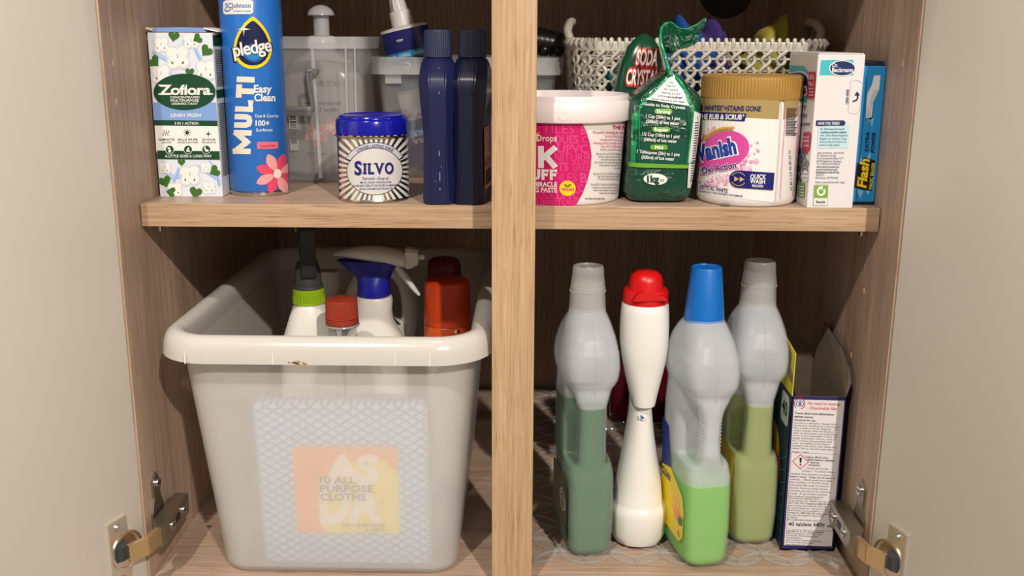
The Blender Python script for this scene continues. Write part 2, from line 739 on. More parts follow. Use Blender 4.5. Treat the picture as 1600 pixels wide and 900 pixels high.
rings = [[(x, D, z) for x, z in outer], [(x, D, z) for x, z in inner], [(x, D + 0.008, z) for x, z in inner], [(x, D + 0.008, z) for x, z in outer]]
struct(mk_bm('wall_back', None, loft_bm(rings, closed=True), wood_v))
struct(box('wall_rear', None, -1.6, 1.6, D + 0.07, D + 0.10, -0.5, 2.2, mat((120, 112, 104), 0.8)))
struct(box('floor', None, -W, W, 0.0, D, F - 0.018, F, wood_h, 0.0006, 1))
struct(box('ceiling', None, -W, W, 0.0, D, TOP - 0.018, TOP, wood_h))
struct(box('trim_1', None, -1.2, 1.2, -0.027, D + 0.07, TOP + 0.004, TOP + 0.04, mat((150, 146, 140), 0.3, speck=0.2)))
post = struct(box('trim_2', None, -0.0123, 0.0229, 0.0, 0.034, F, TOP - 0.018, wood_post, 0.0008, 2))
struct(box('trim_3', None, -W - 0.018, W + 0.018, 0.05, 0.066, -0.48, F - 0.018, paint))
struct(box('floor_kitchen', None, -2.0, 2.0, -3.2, D, -0.50, -0.48, mat((150, 138, 124), 0.4, speck=0.1)))
shelf = tag(box('shelf', None, -W + 0.0012, W - 0.0012, SHELF_Y, D - 0.002, -0.0199, 0.0, wood_h, 0.0005, 1), 'oak-effect wooden shelf running across the cupboard behind the centre post', 'shelf')
box('edge_band', shelf, -W + 0.0012, W - 0.0012, SHELF_Y - 0.0008, SHELF_Y + 0.0001, -0.0199, -0.0001, wood_edge, 0.0003, 1)
for sx, y, lab in ((-1, 0.0795, 'small metal shelf peg under the left end of the shelf'), (1, 0.0795, 'small metal shelf peg under the right end of the shelf')):
    pg = thing('shelf_peg', lab, 'shelf peg', (sx * (W - 0.0045), y, -0.0265), group='shelf pegs')
    bm = box_bm(-0.0018, 0.0018, -0.003, 0.003, -0.0035, 0.0064, 0.0008, 2)
    mk_bm('peg_leg', pg, bm, steel, angle=40)
    bm = tube_bm([(0.0, 0, 0.004), (sx * 0.0045, 0, 0.004)], 0.0022, 10)
    mk_bm('peg_pin', pg, bm, steel_d, angle=40)

# doors, open 111 degrees, inner faces towards us
DA = radians(20.8)
for sx, nm in ((-1, 'door_1'), (1, 'door_2')):
    d = box(nm, None, 0, 0.33, -0.0005, 0.0185, F - 0.02, TOP - 0.004, paint, 0.001, 2)
    d.location = (sx * (W + 0.0015), -0.0015, 0)
    if sx < 0:
        # local +x runs away from the hinge; local +y away from the opening
        d.rotation_euler = (0, 0, radians(270) - DA)
        for v in d.data.vertices:
            v.co.y = -v.co.y
        d.data.flip_normals()
    else:
        d.rotation_euler = (0, 0, radians(270) + DA)
    struct(d)


def hinge(sx, label):
    h = thing('cabinet_hinge', label, 'hinge', (sx * W, 0, -0.285), group='cabinet hinges')
    s = -sx     # towards the middle of the cupboard
    # mounting plate with its two ears on the side panel
    pts = [(0.014, -0.008), (0.020, -0.012), (0.034, -0.012), (0.040, -0.008), (0.040, 0.012), (0.034, 0.024), (0.036, 0.036), (0.028, 0.047), (0.019, 0.040), (0.020, 0.024), (0.014, 0.012)]
    mp = mk_bm('mounting_plate', h, prism_bm(pts, 0.0, s * 0.0022, 'yz'), steel_d)
    for z in (0.036,):
        lt = [(s * 0.002, 0.028, z), (s * 0.0045, 0.028, z)]
        sc_ = mk_bm('screw', h, tube_bm(lt, 0.0044, 14), screw_m, angle=40)
        mk_bm('screw_slot', sc_, box_bm(min(s * 0.0044, s * 0.0049), max(s * 0.0044, s * 0.0049), 0.0255, 0.0305, z - 0.0005, z + 0.0005), black)
    box('mounting_block', h, min(0, s * 0.012), max(0, s * 0.012), 0.02, 0.058, -0.007, 0.007, steel_d, 0.001)
    # arm: channel over the block
    arm = mk_bm('arm', h, prism_bm([(-0.004, s * 0.009), (0.006, s * 0.004), (0.060, s * 0.004), (0.063, s * 0.008), (0.063, s * 0.0165), (0.0, s * 0.0175), (-0.006, s * 0.016)], -0.0095, 0.0095, 'xy'), steel_d)
    # prism in (y, x): swap the two
    for v in arm.data.vertices:
        v.co.x, v.co.y = v.co.y, v.co.x
    for y in (0.018, 0.048):
        sc_ = mk_bm('screw', h, tube_bm([(s * 0.0165, y, 0), (s * 0.0184, y, 0)], 0.0042, 14), screw_m, angle=40)
        mk_bm('screw_slot', sc_, box_bm(min(s * 0.0183, s * 0.0188), max(s * 0.0183, s * 0.0188), y - 0.0028, y + 0.0028, -0.0005, 0.0005), black)
    mk_bm('arm_slot', h, box_bm(min(s * 0.0166, s * 0.0175), max(s * 0.0166, s * 0.0175), 0.028, 0.037, -0.003, 0.003), black)
    # cup flange and cup on the door (door frame: u away from hinge, n towards the middle)
    u = Vector((sx * sin(DA), -cos(DA), 0))
    n = Vector((s * cos(DA), -sin(DA), 0))
    o = Vector((sx * 0.0015, -0.0015, 0))

    def Q(a, b, z):
        return o + u * a + n * b + Vector((0, 0, z))
    pts = [(0.021, 0.029), (0.040, 0.029), (0.041, 0.028), (0.041, -0.031), (0.040, -0.032), (0.024, -0.032), (0.0195, -0.027), (0.021, -0.018), (0.022, 0.0), (0.0205, 0.018)]
    bm = bmesh.new()
    A = [bm.verts.new(Q(a, 0.0006, z)) for a, z in pts]
    B = [bm.verts.new(Q(a, 0.0026, z)) for a, z in pts]
    for i in range(len(pts)):
        j = (i + 1) % len(pts)
        bm.faces.new((A[i], A[j], B[j], B[i]))
    bm.faces.new(A)
    bm.faces.new(B)
    mk_bm('cup_flange', h, bm, steel)
    for z in (0.022, -0.026):
        mk_bm('screw', h, tube_bm([Q(0.031, 0.0024, z), Q(0.031, 0.0042, z)], 0.0036, 14), screw_m, angle=40)
    # the raised cup ring
    rr = []
    for (r, b) in ((0.0172, 0.0006), (0.0172, 0.0036), (0.0150, 0.0036), (0.0140, 0.0008)):
        rr.append([Q(0.0235 + r * cos(2 * pi * i / 32), b, r * sin(2 * pi * i / 32) - 0.002) for i in range(32)])
    mk_bm('cup', h, loft_bm(rr, False, True), steel, angle=35)
    bmk = bmesh.new()
    P = [Q(0.026, 0.002, 0.0085), Q(0.037, 0.002, 0.0085), Q(0.037, 0.002, -0.0085), Q(0.026, 0.002, -0.0085)]
    P2 = [Q(0.027, 0.009, 0.006), Q(0.035, 0.0085, 0.006), Q(0.035, 0.0085, -0.006), Q(0.027, 0.009, -0.006)]
    mk_bm('damper_block', h, loft_bm([P, P2]), mat((52, 54, 58), 0.45))
    # knuckle link from the cup to the arm, bent in the middle
    mid = Q(0.014, 0.016, 0.0)
    a0, a1, a2 = Q(0.030, 0.010, -0.001), mid, Vector((s * 0.0115, -0.004, 0.0))
    warm_nickel = mat((236, 206, 160), 0.22, 0.9, name='nickel_warm_reflection')  # nickel link, its orange reflection put into the base colour
    for nm_, p, q_ in (('knuckle_link', a0, a1), ('knuckle_link', a1, a2)):
        dd = (q_ - p).normalized()
        sd = dd.cross(Vector((0, 0, 1))).normalized()
        rings = []
        for c_ in (p, q_):
            rings.append([c_ + sd * 0.0022 + Vector((0, 0, 0.0078)), c_ - sd * 0.0022 + Vector((0, 0, 0.0078)), c_ - sd * 0.0022 - Vector((0, 0, 0.0078)), c_ + sd * 0.0022 - Vector((0, 0, 0.0078))])
        mk_bm(nm_, h, loft_bm(rings), warm_nickel)
    return h


hinge(-1, 'nickel cabinet hinge joining the left door to the left side panel')
hinge(1, 'nickel cabinet hinge joining the right door to the right side panel')

# ---------------------------------------------------------------- shelf, left half
card = mat((232, 230, 226), 0.5, name='white_card')


def quad_face(px, x0, x1, y, z0, z1):
    return face_map(px, [(x0, y, z1), (x1, y, z1), (x1, y, z0), (x0, y, z0)])


def left_face(px, x, yn, yf, z0, z1):
    return face_map(px, [(x, yf, z1), (x, yn, z1), (x, yn, z0), (x, yf, z0)])


# --- disinfectant carton
cx, cy, hw, hd, hh = -0.2825, 0.110, 0.028, 0.025, 0.1415
t = thing('disinfectant_carton', 'white floral carton with a dark green oval badge, standing at the left wall', 'carton', (cx, cy, 0))
box('carton_body', t, -hw, hw, -hd, hd, 0, hh, card, 0.0005, 1)
lid = mk_bm('top_flap', t, prism_bm([(-hw + 0.004, hh + 0.0006), (hw - 0.006, hh + 0.0006), (hw - 0.008, hh + 0.004), (0, hh + 0.0046), (-hw + 0.005, hh + 0.0038)], -hd + 0.0015, hd - 0.004, 'xz'), mat((120, 154, 208), 0.5))
for a, b in ((-hw - 0.002, -hw + 0.007), (hw - 0.008, hw + 0.004)):
    mk_bm('side_flap', t, prism_bm([(a, hh + 0.0032), (b, hh + 0.0006), (b, hh + 0.0014), (a, hh + 0.0044)], -hd + 0.003, hd - 0.003, 'xz'), card)
G_DK, G_LF, BL, BL2 = mat((12, 70, 42), 0.45), mat((58, 108, 38), 0.5), mat((128, 164, 220), 0.5), mat((176, 200, 236), 0.5)
CO, CO2, GR = mat((240, 238, 234), 0.5), mat((212, 216, 224), 0.5), mat((186, 192, 198), 0.5)
pr = Print(t, quad_face([(229.5, 50.8), (331.3, 51.2), (348.1, 307.8), (250.2, 307.1)], -hw, hw, -hd, 0, hh))
X = lambda u: 238 + u * 100      # along the carton's printed width at mid height


def zx(x, y):     # straighten: author at the row's own shear
    return x


pr.add('floral_print', mat((222, 228, 238), 0.5), [[(232, 52), (330, 52), (347, 307), (251, 307)]], 0)
for pts, w in (([(238, 80), (252, 88), (268, 94), (284, 78), (290, 60)], 7), ([(300, 62), (308, 82), (318, 98), (336, 104)], 6), ([(256, 262), (270, 276), (290, 270), (312, 262), (340, 278)], 8), ([(262, 300), (272, 282), (280, 262)], 5), ([(326, 252), (338, 268), (343, 290)], 6), ([(246, 108), (262, 112), (270, 120)], 5)):
    pr.add('blue_ribbon_print', BL2, s_line(smooth_path([(a, b, 0) for a, b in pts], 4) and [(v.x, v.y) for v in smooth_path([(a, b, 0) for a, b in pts], 4)], w), 1)
    pr.add('blue_ribbon_edge', BL, s_line([(v.x, v.y + w * 0.5) for v in smooth_path([(a, b, 0) for a, b in pts], 4)], 1.3), 1)
for x, y, r in ((252, 70, 13), (299, 64, 13), (278, 90, 20), (322, 110, 17), (252, 116, 16), (258, 262, 10), (297, 274, 17), (274, 296, 12), (327, 293, 11), (322, 262, 9)):
    pr.add('cotton_shade', CO2, s_flower(x, y, r * 1.12, 4, 40, 0.52), 2)
    pr.add('cotton_flower', CO, s_flower(x, y, r * 0.97, 4, 40, 0.46), 3)
    pr.add('cotton_stamen', GR, [s_ell(x, y - r * 0.12, r * 0.03, r * 0.2, 8, a)[0] for a in (-30, 0, 30)], 4)
    pr.add('cotton_sepal', G_LF, [s_ell(x + s * r * 0.42, y + r * 0.4, r * 0.07, r * 0.13, 8, s * 25)[0] for s in (-1, 1)], 4)
for x, y, r, a in ((272, 56, 9, 10), (323, 79, 10, 40), (241, 96, 10, -45), (309, 60, 8, 60), (297, 112, 7, 0), (258, 283, 10, -20), (336, 267, 9, 60), (306, 300, 10, 15), (268, 300, 8, 100), (284, 253, 6, 0)):
    pr.add('leaf_print', G_LF, s_heart(x, y, r, a), 5)
pr.add('blue_band', BL, [[(239, 160), (338, 160), (341, 189), (241, 188)]], 5)
pr.add('white_band', CO, [[(242, 194), (341, 195), (344, 238), (245, 238)]], 5)
pr.add('oval_badge', G_DK, s_ell(289, 143.5, 48.5, 28.5, 48), 6)
pr.add('green_strip', G_DK, [[(241, 187.5), (340.5, 188.5), (341, 197), (242, 196)]], 6)
pr.add('green_strip', G_DK, [[(246, 235), (344, 236), (345, 249), (247, 248)]], 6)
# serifed brand name
pr.text('brand_lettering', white_print, 7, 'Zoflora', 289.5, 147.5, 14.5, 81, 'c', bold=0.03, spacing=0.95, res=4)
for a, b in ((249, 133.5), (249, 147), (265.5, 147), (303.2, 147), (306.5, 147), (323.5, 147), (329.0, 147)):
    pr.add('brand_lettering', white_print, s_rect(a - 1.0, b - 1.3, a + 4.6, b + 0.6), 7)
for k, s_ in enumerate(('CONCENTRATED', 'MULTIPURPOSE', 'DISINFECTANT')):
    pr.text('badge_lettering', white_print, 7, s_, 289.5, 153.6 + k * 5.0, 3.3, (46, 44, 41)[k], 'c', bold=0.02)
pr.text('scent_lettering', white_print, 6, 'LINEN FRESH', 291, 182.5, 5.2, 47, 'c', bold=0.02)
pr.text('strip_lettering', white_print, 7, '3 IN 1 ACTION', 292, 194.3, 3.6, 37, 'c', bold=0.02)
pr.text('strip_lettering', white_print, 7, 'A LITTLE GOES A LONG WAY', 295, 245.6, 4.0, 73, 'c', bold=0.02)
for x, a, b, w in ((261, 'ELIMINATES', 'ODOURS', 25), (294, 'KILLS 99.9%', 'VIRUSES & BACTERIA', 31), (327, '24 HOUR', 'FRAGRANCE', 21)):
    pr.text('claim_lettering', G_DK, 6, a, x, 219.5, 3.2, w, 'c', bold=0.02)
    pr.text('claim_lettering', G_DK, 6, b, x, 223.6, 2.5, w * (0.6 if b == 'ODOURS' else 1.05), 'c', bold=0.01)
for dx in (-3.5, 0, 3.5):
    pr.add('claim_icon', G_DK, s_line([(260 + dx, 212), (258.5 + dx, 209), (261.5 + dx, 206), (260 + dx, 203)], 1.0), 6)
pr.add('claim_icon', G_DK, s_ell(293, 207, 3, 3, 16), 6)
pr.add('claim_icon', G_DK, [l for k in range(8) for l in s_line([(293 + 3.5 * cos(k * pi / 4), 207 + 3.5 * sin(k * pi / 4)), (293 + 6 * cos(k * pi / 4), 207 + 6 * sin(k * pi / 4))], 0.9)], 6)
pr.add('claim_icon', G_DK, [[(326, 203.5), (327, 208), (331, 209), (327, 210), (326, 214.5), (325, 210), (321, 209), (325, 208)]], 6)
for x in (266, 294.5, 323):
    pr.add('use_icon', CO, s_ell(x, 233.5, 7, 7, 24), 7)
    pr.add('use_icon_disc', G_DK, s_ell(x, 233.5, 6.2, 6.2, 24), 8)
pr.add('use_icon_mark', white_print, [s_rrect(264, 233, 268, 238, 1)[0], s_rrect(262.5, 230, 267, 232.4, 0.6)[0], s_ell(294.5, 233, 1.5, 3.5, 10, 30)[0], s_rrect(292, 235, 298, 237, 0.8)[0], s_rrect(320, 229, 322.4, 234, 0.6)[0], s_ell(324, 235, 3, 2, 12)[0]], 9)
pr.build()
pr = Print(t, face_map([(0, 0), (50, 0), (50, 141), (0, 141)], [(hw, -hd, hh), (hw, hd, hh), (hw, hd, 0), (hw, -hd, 0)]))
pr.add('side_print', G_DK, s_rect(0.5, 2, 49, 11), 1)
pr.add('side_print', G_DK, s_rect(0.5, 48, 49, 55), 1)
for k in range(22):
    pr.add('side_small_print', dark_print, s_rect(4, 14 + k * 1.45, 40 - (k * 7) % 11, 14.6 + k * 1.45), 1)
for k in range(40):
    pr.add('side_small_print', dark_print, s_rect(4, 60 + k * 1.6, 44 - (k * 5) % 14, 60.6 + k * 1.6), 1)
pr.build()

# --- polish aerosol
cx, cy, R = -0.2277, 0.112, 0.0265
t = thing('polish_aerosol', 'tall blue aerosol can with a yellow-ringed drop emblem and pink flower', 'spray can', (cx, cy, 0), (0, 0, facing(cx, cy)))
can_blue = mat((38, 112, 200), 0.3, 0.0, coat=0.3, name='blue_can_lacquer')
lathe('can_body', t, [(R - 0.0012, 0.0042), (R, 0.006), (R, 0.186), (R - 0.002, 0.191)], can_blue, 64)
lathe('bottom_rim', t, [(R - 0.004, 0.0), (R - 0.0006, 0.0002), (R + 0.0003, 0.0016), (R + 0.0002, 0.0036), (R - 0.001, 0.0046), (R - 0.004, 0.0046)], mat((196, 192, 186), 0.25, 1.0), 64)
lathe('can_shoulder', t, [(R - 0.002, 0.191), (R + 0.0003, 0.1925), (R - 0.0012, 0.195), (R - 0.008, 0.2), (0.013, 0.2035)], mat((196, 192, 186), 0.25, 1.0), 64)
lathe('spray_cap', t, [(0.0215, 0.198), (0.0215, 0.222), (0.019, 0.235), (0.011, 0.24)], mat((235, 190, 30), 0.4), 48)
cm = cyl_map((407.3, 301), (390.3, -1), 0, 0.17, 46.6, 48.9, 7.0, 1.7, R)
pr = Print(t, cm, 5)
Y_, NV = mat((250, 214, 24), 0.4), mat((20, 26, 70), 0.35)
cream = mat((230, 222, 208), 0.5)
pr.add('maker_badge', white_print, s_rrect(350, 3, 395.5, 24, 5), 1)
pr.text('maker_lettering', mat((30, 90, 175), 0.4), 2, 'SCJohnson', 372.7, 14.6, 7.0, 38, 'c', bold=0.015)
pr.text('maker_lettering', mat((30, 90, 175), 0.4), 2, 'A Family Company', 379, 20.8, 3.0, 27, 'c', bold=0.01)
pr.add('maker_lettering', mat((30, 90, 175), 0.4), s_ring(357, 14, 5, 5, 1.4, 14, 20, 160), 2)


def drop(k):
    half = [(0, -43), (5, -40), (11, -34.5), (17, -27.5), (22.5, -19), (26.5, -9.5), (28.8, 1), (28.6, 10), (26, 19), (21, 27), (14, 32.5), (7, 35.3), (0, 36)]
    pts = half + [(-x, y) for x, y in reversed(half[1:-1])]
    return [[(395.0 + x * k, 70.5 + y * k) for x, y in pts]]


pr.add('drop_border', Y_, drop(1.0), 1)
pr.add('drop_field', NV, drop(0.86), 2)
pr.add('drop_glow', mat((24, 92, 170), 0.35), s_ell(397, 82, 17, 14, 30), 3)
pr.add('drop_glow', mat((30, 130, 200), 0.35), s_ell(396, 85, 11, 8, 24), 4)
pr.add('drop_sparkle', white_print, [[(381.5, 36), (382.5, 45), (392, 46.5), (382.5, 48), (381.5, 57), (380.5, 48), (371, 46.5), (380.5, 45)]], 4)
kw = dict(rot=9, spacing=0.92, res=4)
pr.text('brand_outline', mat((12, 14, 30), 0.4), 5, 'pledge', 395.5, 83.5, 20, 61.5, 'c', bold=0.05, **kw)
pr.text('brand_lettering', white_print, 6, 'pledge', 395.5, 83.2, 19.5, 57.5, 'c', bold=0.02, **kw)
pr.block('range_lettering', cream, 1, 'MULTI', 391.5, 239, 27, 121, 8.6, 87, 0.35)
pr.text('variant_lettering', white_print, 1, 'Easy', 396.5, 142.5, 11, 27, 'l', bold=0.03)
pr.text('variant_lettering', white_print, 1, 'Clean', 397, 156, 11, 32, 'l', bold=0.03)
pr.text('variant_lettering', white_print, 1, 'Dust & Care for', 398.5, 181.5, 4.8, 36, 'l', bold=0.005)
pr.text('variant_lettering', white_print, 1, '100+', 399, 194.5, 8.2, 21, 'l', bold=0.025)
pr.text('variant_lettering', white_print, 1, 'Surfaces', 399.7, 203.5, 4.8, 25, 'l', bold=0.005)
pk = mat((238, 110, 128), 0.45)
pr.add('scent_tag', pk, s_rrect(401.5, 220, 433, 231, 1.5), 1)
pr.text('scent_lettering', mat((190, 30, 60), 0.4), 2, 'Jasmine', 417, 228.4, 5.2, 23, 'c', bold=0.01, rot=2)
for k in range(8):
    a = 20 + 45 * k
    x0, y0 = 432, 271
    ux, uy = cos(radians(a)), sin(radians(a))
    pet = []
    L_ = 34 if k % 2 == 0 else 35
    for s_, w_ in ((0.05, 0.0), (0.4, 6.2), (0.66, 8.0), (0.88, 4.5), (1.0, 0.0), (0.88, -4.5), (0.66, -8.0), (0.4, -6.2)):
        pet.append((x0 + ux * L_ * s_ - uy * w_, y0 + uy * L_ * s_ + ux * w_))
    pet = [(min(x, 449), y) for x, y in pet]
    pr.add('flower_petal', (mat((224, 70, 104), 0.45), mat((240, 160, 160), 0.45))[k % 2], [pet], 1 + k % 2)
pr.add('flower_heart', mat((244, 226, 214), 0.5), s_ell(432, 271, 6, 7.5, 18), 4)
pr.build()

# --- clear storage box with a grey bail handle, and the hand-soap bottle in it
pp = sheer('clear_polypropylene', (205, 205, 205), 0.80, 0.25, 0.3)
pp2 = sheer('clear_polypropylene_rib', (225, 225, 225), 0.60, 0.25, 0.3)


def open_tub(t, x0, x1, y0, y1, h, taper, rim_h, rim_o, r, th=0.0016, m=pp, m2=pp2, rim_name='rim'):
    cx_, cy_, hx, hy = (x0 + x1) / 2, (y0 + y1) / 2, (x1 - x0) / 2, (y1 - y0) / 2
    R_ = lambda z, o: rrect_ring(cx_, cy_, z, hx + o, hy + o, max(0.002, r + o), 5)
    rings = [R_(0.0, -taper - 0.003), R_(0.003, -taper), R_(h - rim_h, 0), R_(h - rim_h * 0.5, 0.0), R_(h - rim_h * 0.5, -th), R_(0.0046, -taper - th), R_(0.003 + th * 0.6, -taper - th - 0.003)]
    mk_bm('tub_wall', t, loft_bm(rings, True, True), m, angle=35)
    rings = [R_(h - rim_h, 0.0003), R_(h - rim_h, rim_o), R_(h - 0.0006, rim_o + 0.0006), R_(h, rim_o), R_(h, -th), R_(h - rim_h * 0.5, -th * 0.2)]
    mk_bm(rim_name, t, loft_bm(rings, closed=True), m2, angle=35)


t = thing('storage_box', 'clear plastic storage box with a grey bail handle, behind the blue aerosol', 'storage box', (0, 0, 0.0002))
open_tub(t, -0.300, -0.1375, 0.166, 0.335, 0.1385, 0.006, 0.011, 0.002, 0.014)
# moulded ribs on the front
for pts, w in (([(-0.1835, 0.1685, 0.006), (-0.186, 0.1648, 0.132)], 0.0022), ([(-0.1560, 0.1648, 0.03), (-0.1545, 0.1642, 0.132)], 0.0011), ([(-0.1475, 0.1648, 0.03), (-0.146, 0.1642, 0.132)], 0.0009)):
    mk_bm('rib', t, tube_bm(pts, w, 8), pp2, angle=50)
bar = mat((104, 104, 106), 0.35, spec=0.6, name='grey_translucent_handle')
hp = smooth_path([(-0.181, 0.160, 0.107), (-0.189, 0.158, 0.1075), (-0.190, 0.158, 0.104), (-0.1885, 0.158, 0.088), (-0.1865, 0.158, 0.073), (-0.189, 0.158, 0.0705)], 4)
hd_ = thing  # (name kept short below)
han = mk_bm('bail_handle', t, tube_bm(hp + [Vector((-0.249, 0.158, 0.0705))] + [Vector((-0.2885 + 0.0, 0.158, 0.0705))], 0.0019, 8), bar, angle=50)
mk_bm('handle_bar', han, box_bm(-0.286, -0.187, 0.1565, 0.1605, 0.0655, 0.0745, 0.001, 2), bar, angle=40)
mk_bm('handle_pivot', han, tube_bm([(-0.183, 0.166, 0.1068), (-0.183, 0.1565, 0.1068)], 0.0028, 12), bar, angle=40)

t = thing('soap_bottle', 'clear pump bottle of hand soap standing inside the storage box', 'soap bottle', (-0.188, 0.222, 0.0052))
soap_m = sheer('clear_soap_bottle', (196, 190, 186), 0.35, 0.2, 0.2)
loft('bottle_body', t, [(0, 0.038, 0.02, 3), (0.003, 0.041, 0.0225, 3.2), (0.09, 0.0405, 0.0225, 3.2), (0.107, 0.034, 0.02, 2.6), (0.117, 0.018, 0.015, 2.1), (0.121, 0.0125, 0.0125)], soap_m, 48)
pump = mat((196, 196, 196), 0.25, name='clear_pump_plastic')
pump_s = sheer('clear_pump', (225, 225, 228), 0.3, 0.15, 0.2)
lathe('pump_collar', t, [(0.0135, 0.1205), (0.014, 0.1215), (0.014, 0.126), (0.0145, 0.1265), (0.0145, 0.1285), (0.0135, 0.13), (0.0135, 0.133), (0.0105, 0.1345)], pump_s, 36)
lathe('pump_stem', t, [(0.0078, 0.1345), (0.0078, 0.1535)], pump_s, 24)
lathe('pump_tube', t, [(0.003, 0.1345), (0.003, 0.1535)], pump, 12)
hd2 = lathe('pump_head', t, [(0.0128, 0.1535), (0.0132, 0.154), (0.0126, 0.1565), (0.0105, 0.1595), (0.006, 0.1625), (0.0015, 0.1635)], pump_s, 32)
pr = Print(t, face_map([(0, 0), (82, 0), (82, 121), (0, 121)], [(-0.041, -0.0232, 0.121), (0.041, -0.0232, 0.121), (0.041, -0.0232, 0), (-0.041, -0.0232, 0)]))
pr.add('barcode_label', mat((206, 200, 190), 0.6), s_rect(10, 56, 18.5, 97), 1)
for k in range(13):
    pr.add('barcode', dark_print, s_rect(11, 58 + k * 2.6, 17, 59.2 + k * 2.6 + (k * 7 % 3) * 0.4), 2)
pr.text('soap_lettering', dark_print, 1, 'antibacterial', 44, 52, 3.6, 36, 'c', bold=0.01)
pr.text('soap_lettering', dark_print, 1, 'hand wash', 44, 58.5, 3.8, 30, 'c', bold=0.01)
pr.text('soap_lettering', mat((150, 110, 80), 0.5), 1, 'CAREX', 44, 34, 5, 34, 'c', bold=0.0)
for x, y, r, a in ((36, 82, 12, 20), (50, 74, 9, 50)):
    pr.add('flower_print', mat((214, 142, 136), 0.5), s_flower(x, y, r, 5, a, 0.36), 1)
    pr.add('flower_print', mat((236, 206, 190), 0.5), s_flower(x, y, r * 0.5, 5, a + 30, 0.3), 2)
pr.text('soap_lettering', dark_print, 1, 'how to use', 36, 101, 2.6, 18, 'c', bold=0.01)
pr.build()

# --- silver-polish tin
cx, cy, R = -0.1195, 0.0855, 0.0313
t = thing('polish_tin', 'silver tin with a royal-blue lid and white sunburst label', 'tin', (cx, cy, 0), (0, 0, facing(cx, cy)))
tin = mat((206, 198, 182), 0.22, 1.0, name='tinplate')
lathe('tin_body', t, [(R - 0.003, 0.0), (R - 0.0004, 0.0003), (R + 0.0004, 0.0012), (R + 0.0002, 0.0024), (R - 0.0003, 0.0032), (R - 0.0003, 0.0545), (R + 0.0011, 0.0552), (R + 0.0013, 0.0562), (R + 0.0006, 0.057), (R - 0.004, 0.057)], tin, 72)
lidm = mat((18, 22, 150), 0.16, coat=0.4, name='royal_blue_lid')
lathe('tin_lid', t, [(R - 0.001, 0.0571), (R + 0.0004, 0.0576), (R + 0.0002, 0.0688), (R - 0.0008, 0.0704), (R - 0.0022, 0.0712), (R - 0.0026, 0.0724), (R - 0.0034, 0.0734), (R - 0.0055, 0.0736), (R - 0.0065, 0.0728), (0.004, 0.0729)], lidm, 72)
bm = bmesh.new()
for k in range(9):
    a = radians(-112 + k * 2.6)
    rr = [(R + 0.0016) * cos(a), (R + 0.0016) * sin(a)]
    loft_bm([[(rr[0] + 0.0009 * cos(j * 1.256), rr[1] + 0.0004, 0.0561 + 0.0006 * sin(j * 1.256)) for j in range(5)], [(rr[0] + 0.0005 * cos(j * 1.256), rr[1] - 0.0004, 0.0561 + 0.0004 * sin(j * 1.256)) for j in range(5)]], bm=bm)
mk_bm('rust_spot', t, bm, mat((132, 74, 34), 0.8))
cm = cyl_map((585, 309.3), (582.1, 210), 0, 0.056, 55.7, 56.5, 9.0, 5.4, R - 0.0003)
pr = Print(t, cm, 4.5)
OX, OY = 585.5, 267.0
bx0, bx1, by0, by1 = 530.5, 639.5, 211.0, 312.5
ray = mat((226, 224, 220), 0.35)


def to_edge(a):
    c, s = cos(a), sin(a)
    ts = []
    if c > 1e-6: ts.append((bx1 - OX) / c)
    if c < -1e-6: ts.append((bx0 - OX) / c)
    if s > 1e-6: ts.append((by1 - OY) / s)
    if s < -1e-6: ts.append((by0 - OY) / s)
    q = min(ts)
    return (OX + c * q, OY + s * q)


NR = 40
for k in range(NR):
    a0, a1 = 2 * pi * k / NR, 2 * pi * (k + 0.5) / NR
    pr.add('sun_ray', ray, [[(OX + 30 * cos(a0), OY + 27 * sin(a0)), to_edge(a0), to_edge(a1), (OX + 30 * cos(a1), OY + 27 * sin(a1))]], 1)
pr.add('oval_border', mat((150, 122, 70), 0.3, 0.6), s_ell(OX, OY, 43, 38, 48), 2)
pr.add('oval_field', mat((214, 212, 208), 0.35), s_ell(OX, OY, 41.6, 36.8, 48), 3)
ban = [(OX + 50 * cos(radians(a)), OY + 1 + 46 * sin(radians(a))) for a in range(-154, -25, 6)] + [(OX + 41 * cos(radians(a)), OY + 1 + 36.5 * sin(radians(a))) for a in range(-28, -157, -6)]
ban2 = [(OX + 49 * cos(radians(a)), OY + 1 + 45 * sin(radians(a))) for a in range(-152, -27, 6)] + [(OX + 42 * cos(radians(a)), OY + 1 + 37.5 * sin(radians(a))) for a in range(-30, -155, -6)]


def strip(pts):
    n = len(pts) // 2
    return [[pts[i], pts[i + 1], pts[-2 - i], pts[-1 - i]] for i in range(n - 1)]


pr.add('banner_border', mat((44, 40, 96), 0.4), strip(ban), 4)
pr.add('banner', mat((206, 204, 208), 0.35), strip(ban2), 5)
ink = mat((26, 24, 110), 0.4)
pr.text('banner_lettering', ink, 6, 'LONGER LASTING SHINE', OX, OY, 4.6, 56, 'c', bold=0.02, warp=lambda a, b: ((39.5 - b + 2.5) * sin(a / 44) * 1.03, -(36.8 - b) * cos(a / 44)))
for s_, x, h, w in (('S', 560.2, 20, 10.5), ('I', 570.3, 16.0, 3.0), ('L', 579.6, 16.0, 8.6), ('V', 591.8, 16.0, 12.6), ('O', 606.6, 16.6, 13.0)):
    pr.text('brand_shadow', mat((120, 120, 150), 0.4), 4, s_, x + 1, 271.8 + (1 if s_ == 'S' else 0), h, w, 'c', bold=0.03, spacing=1.06, res=4)
    pr.text('brand_lettering', ink, 5, s_, x, 271 + (1 if s_ == 'S' else 0), h, w, 'c', bold=0.03, spacing=1.06, res=4)
for a in (566.5, 570, 577.5, 587.0):
    pass
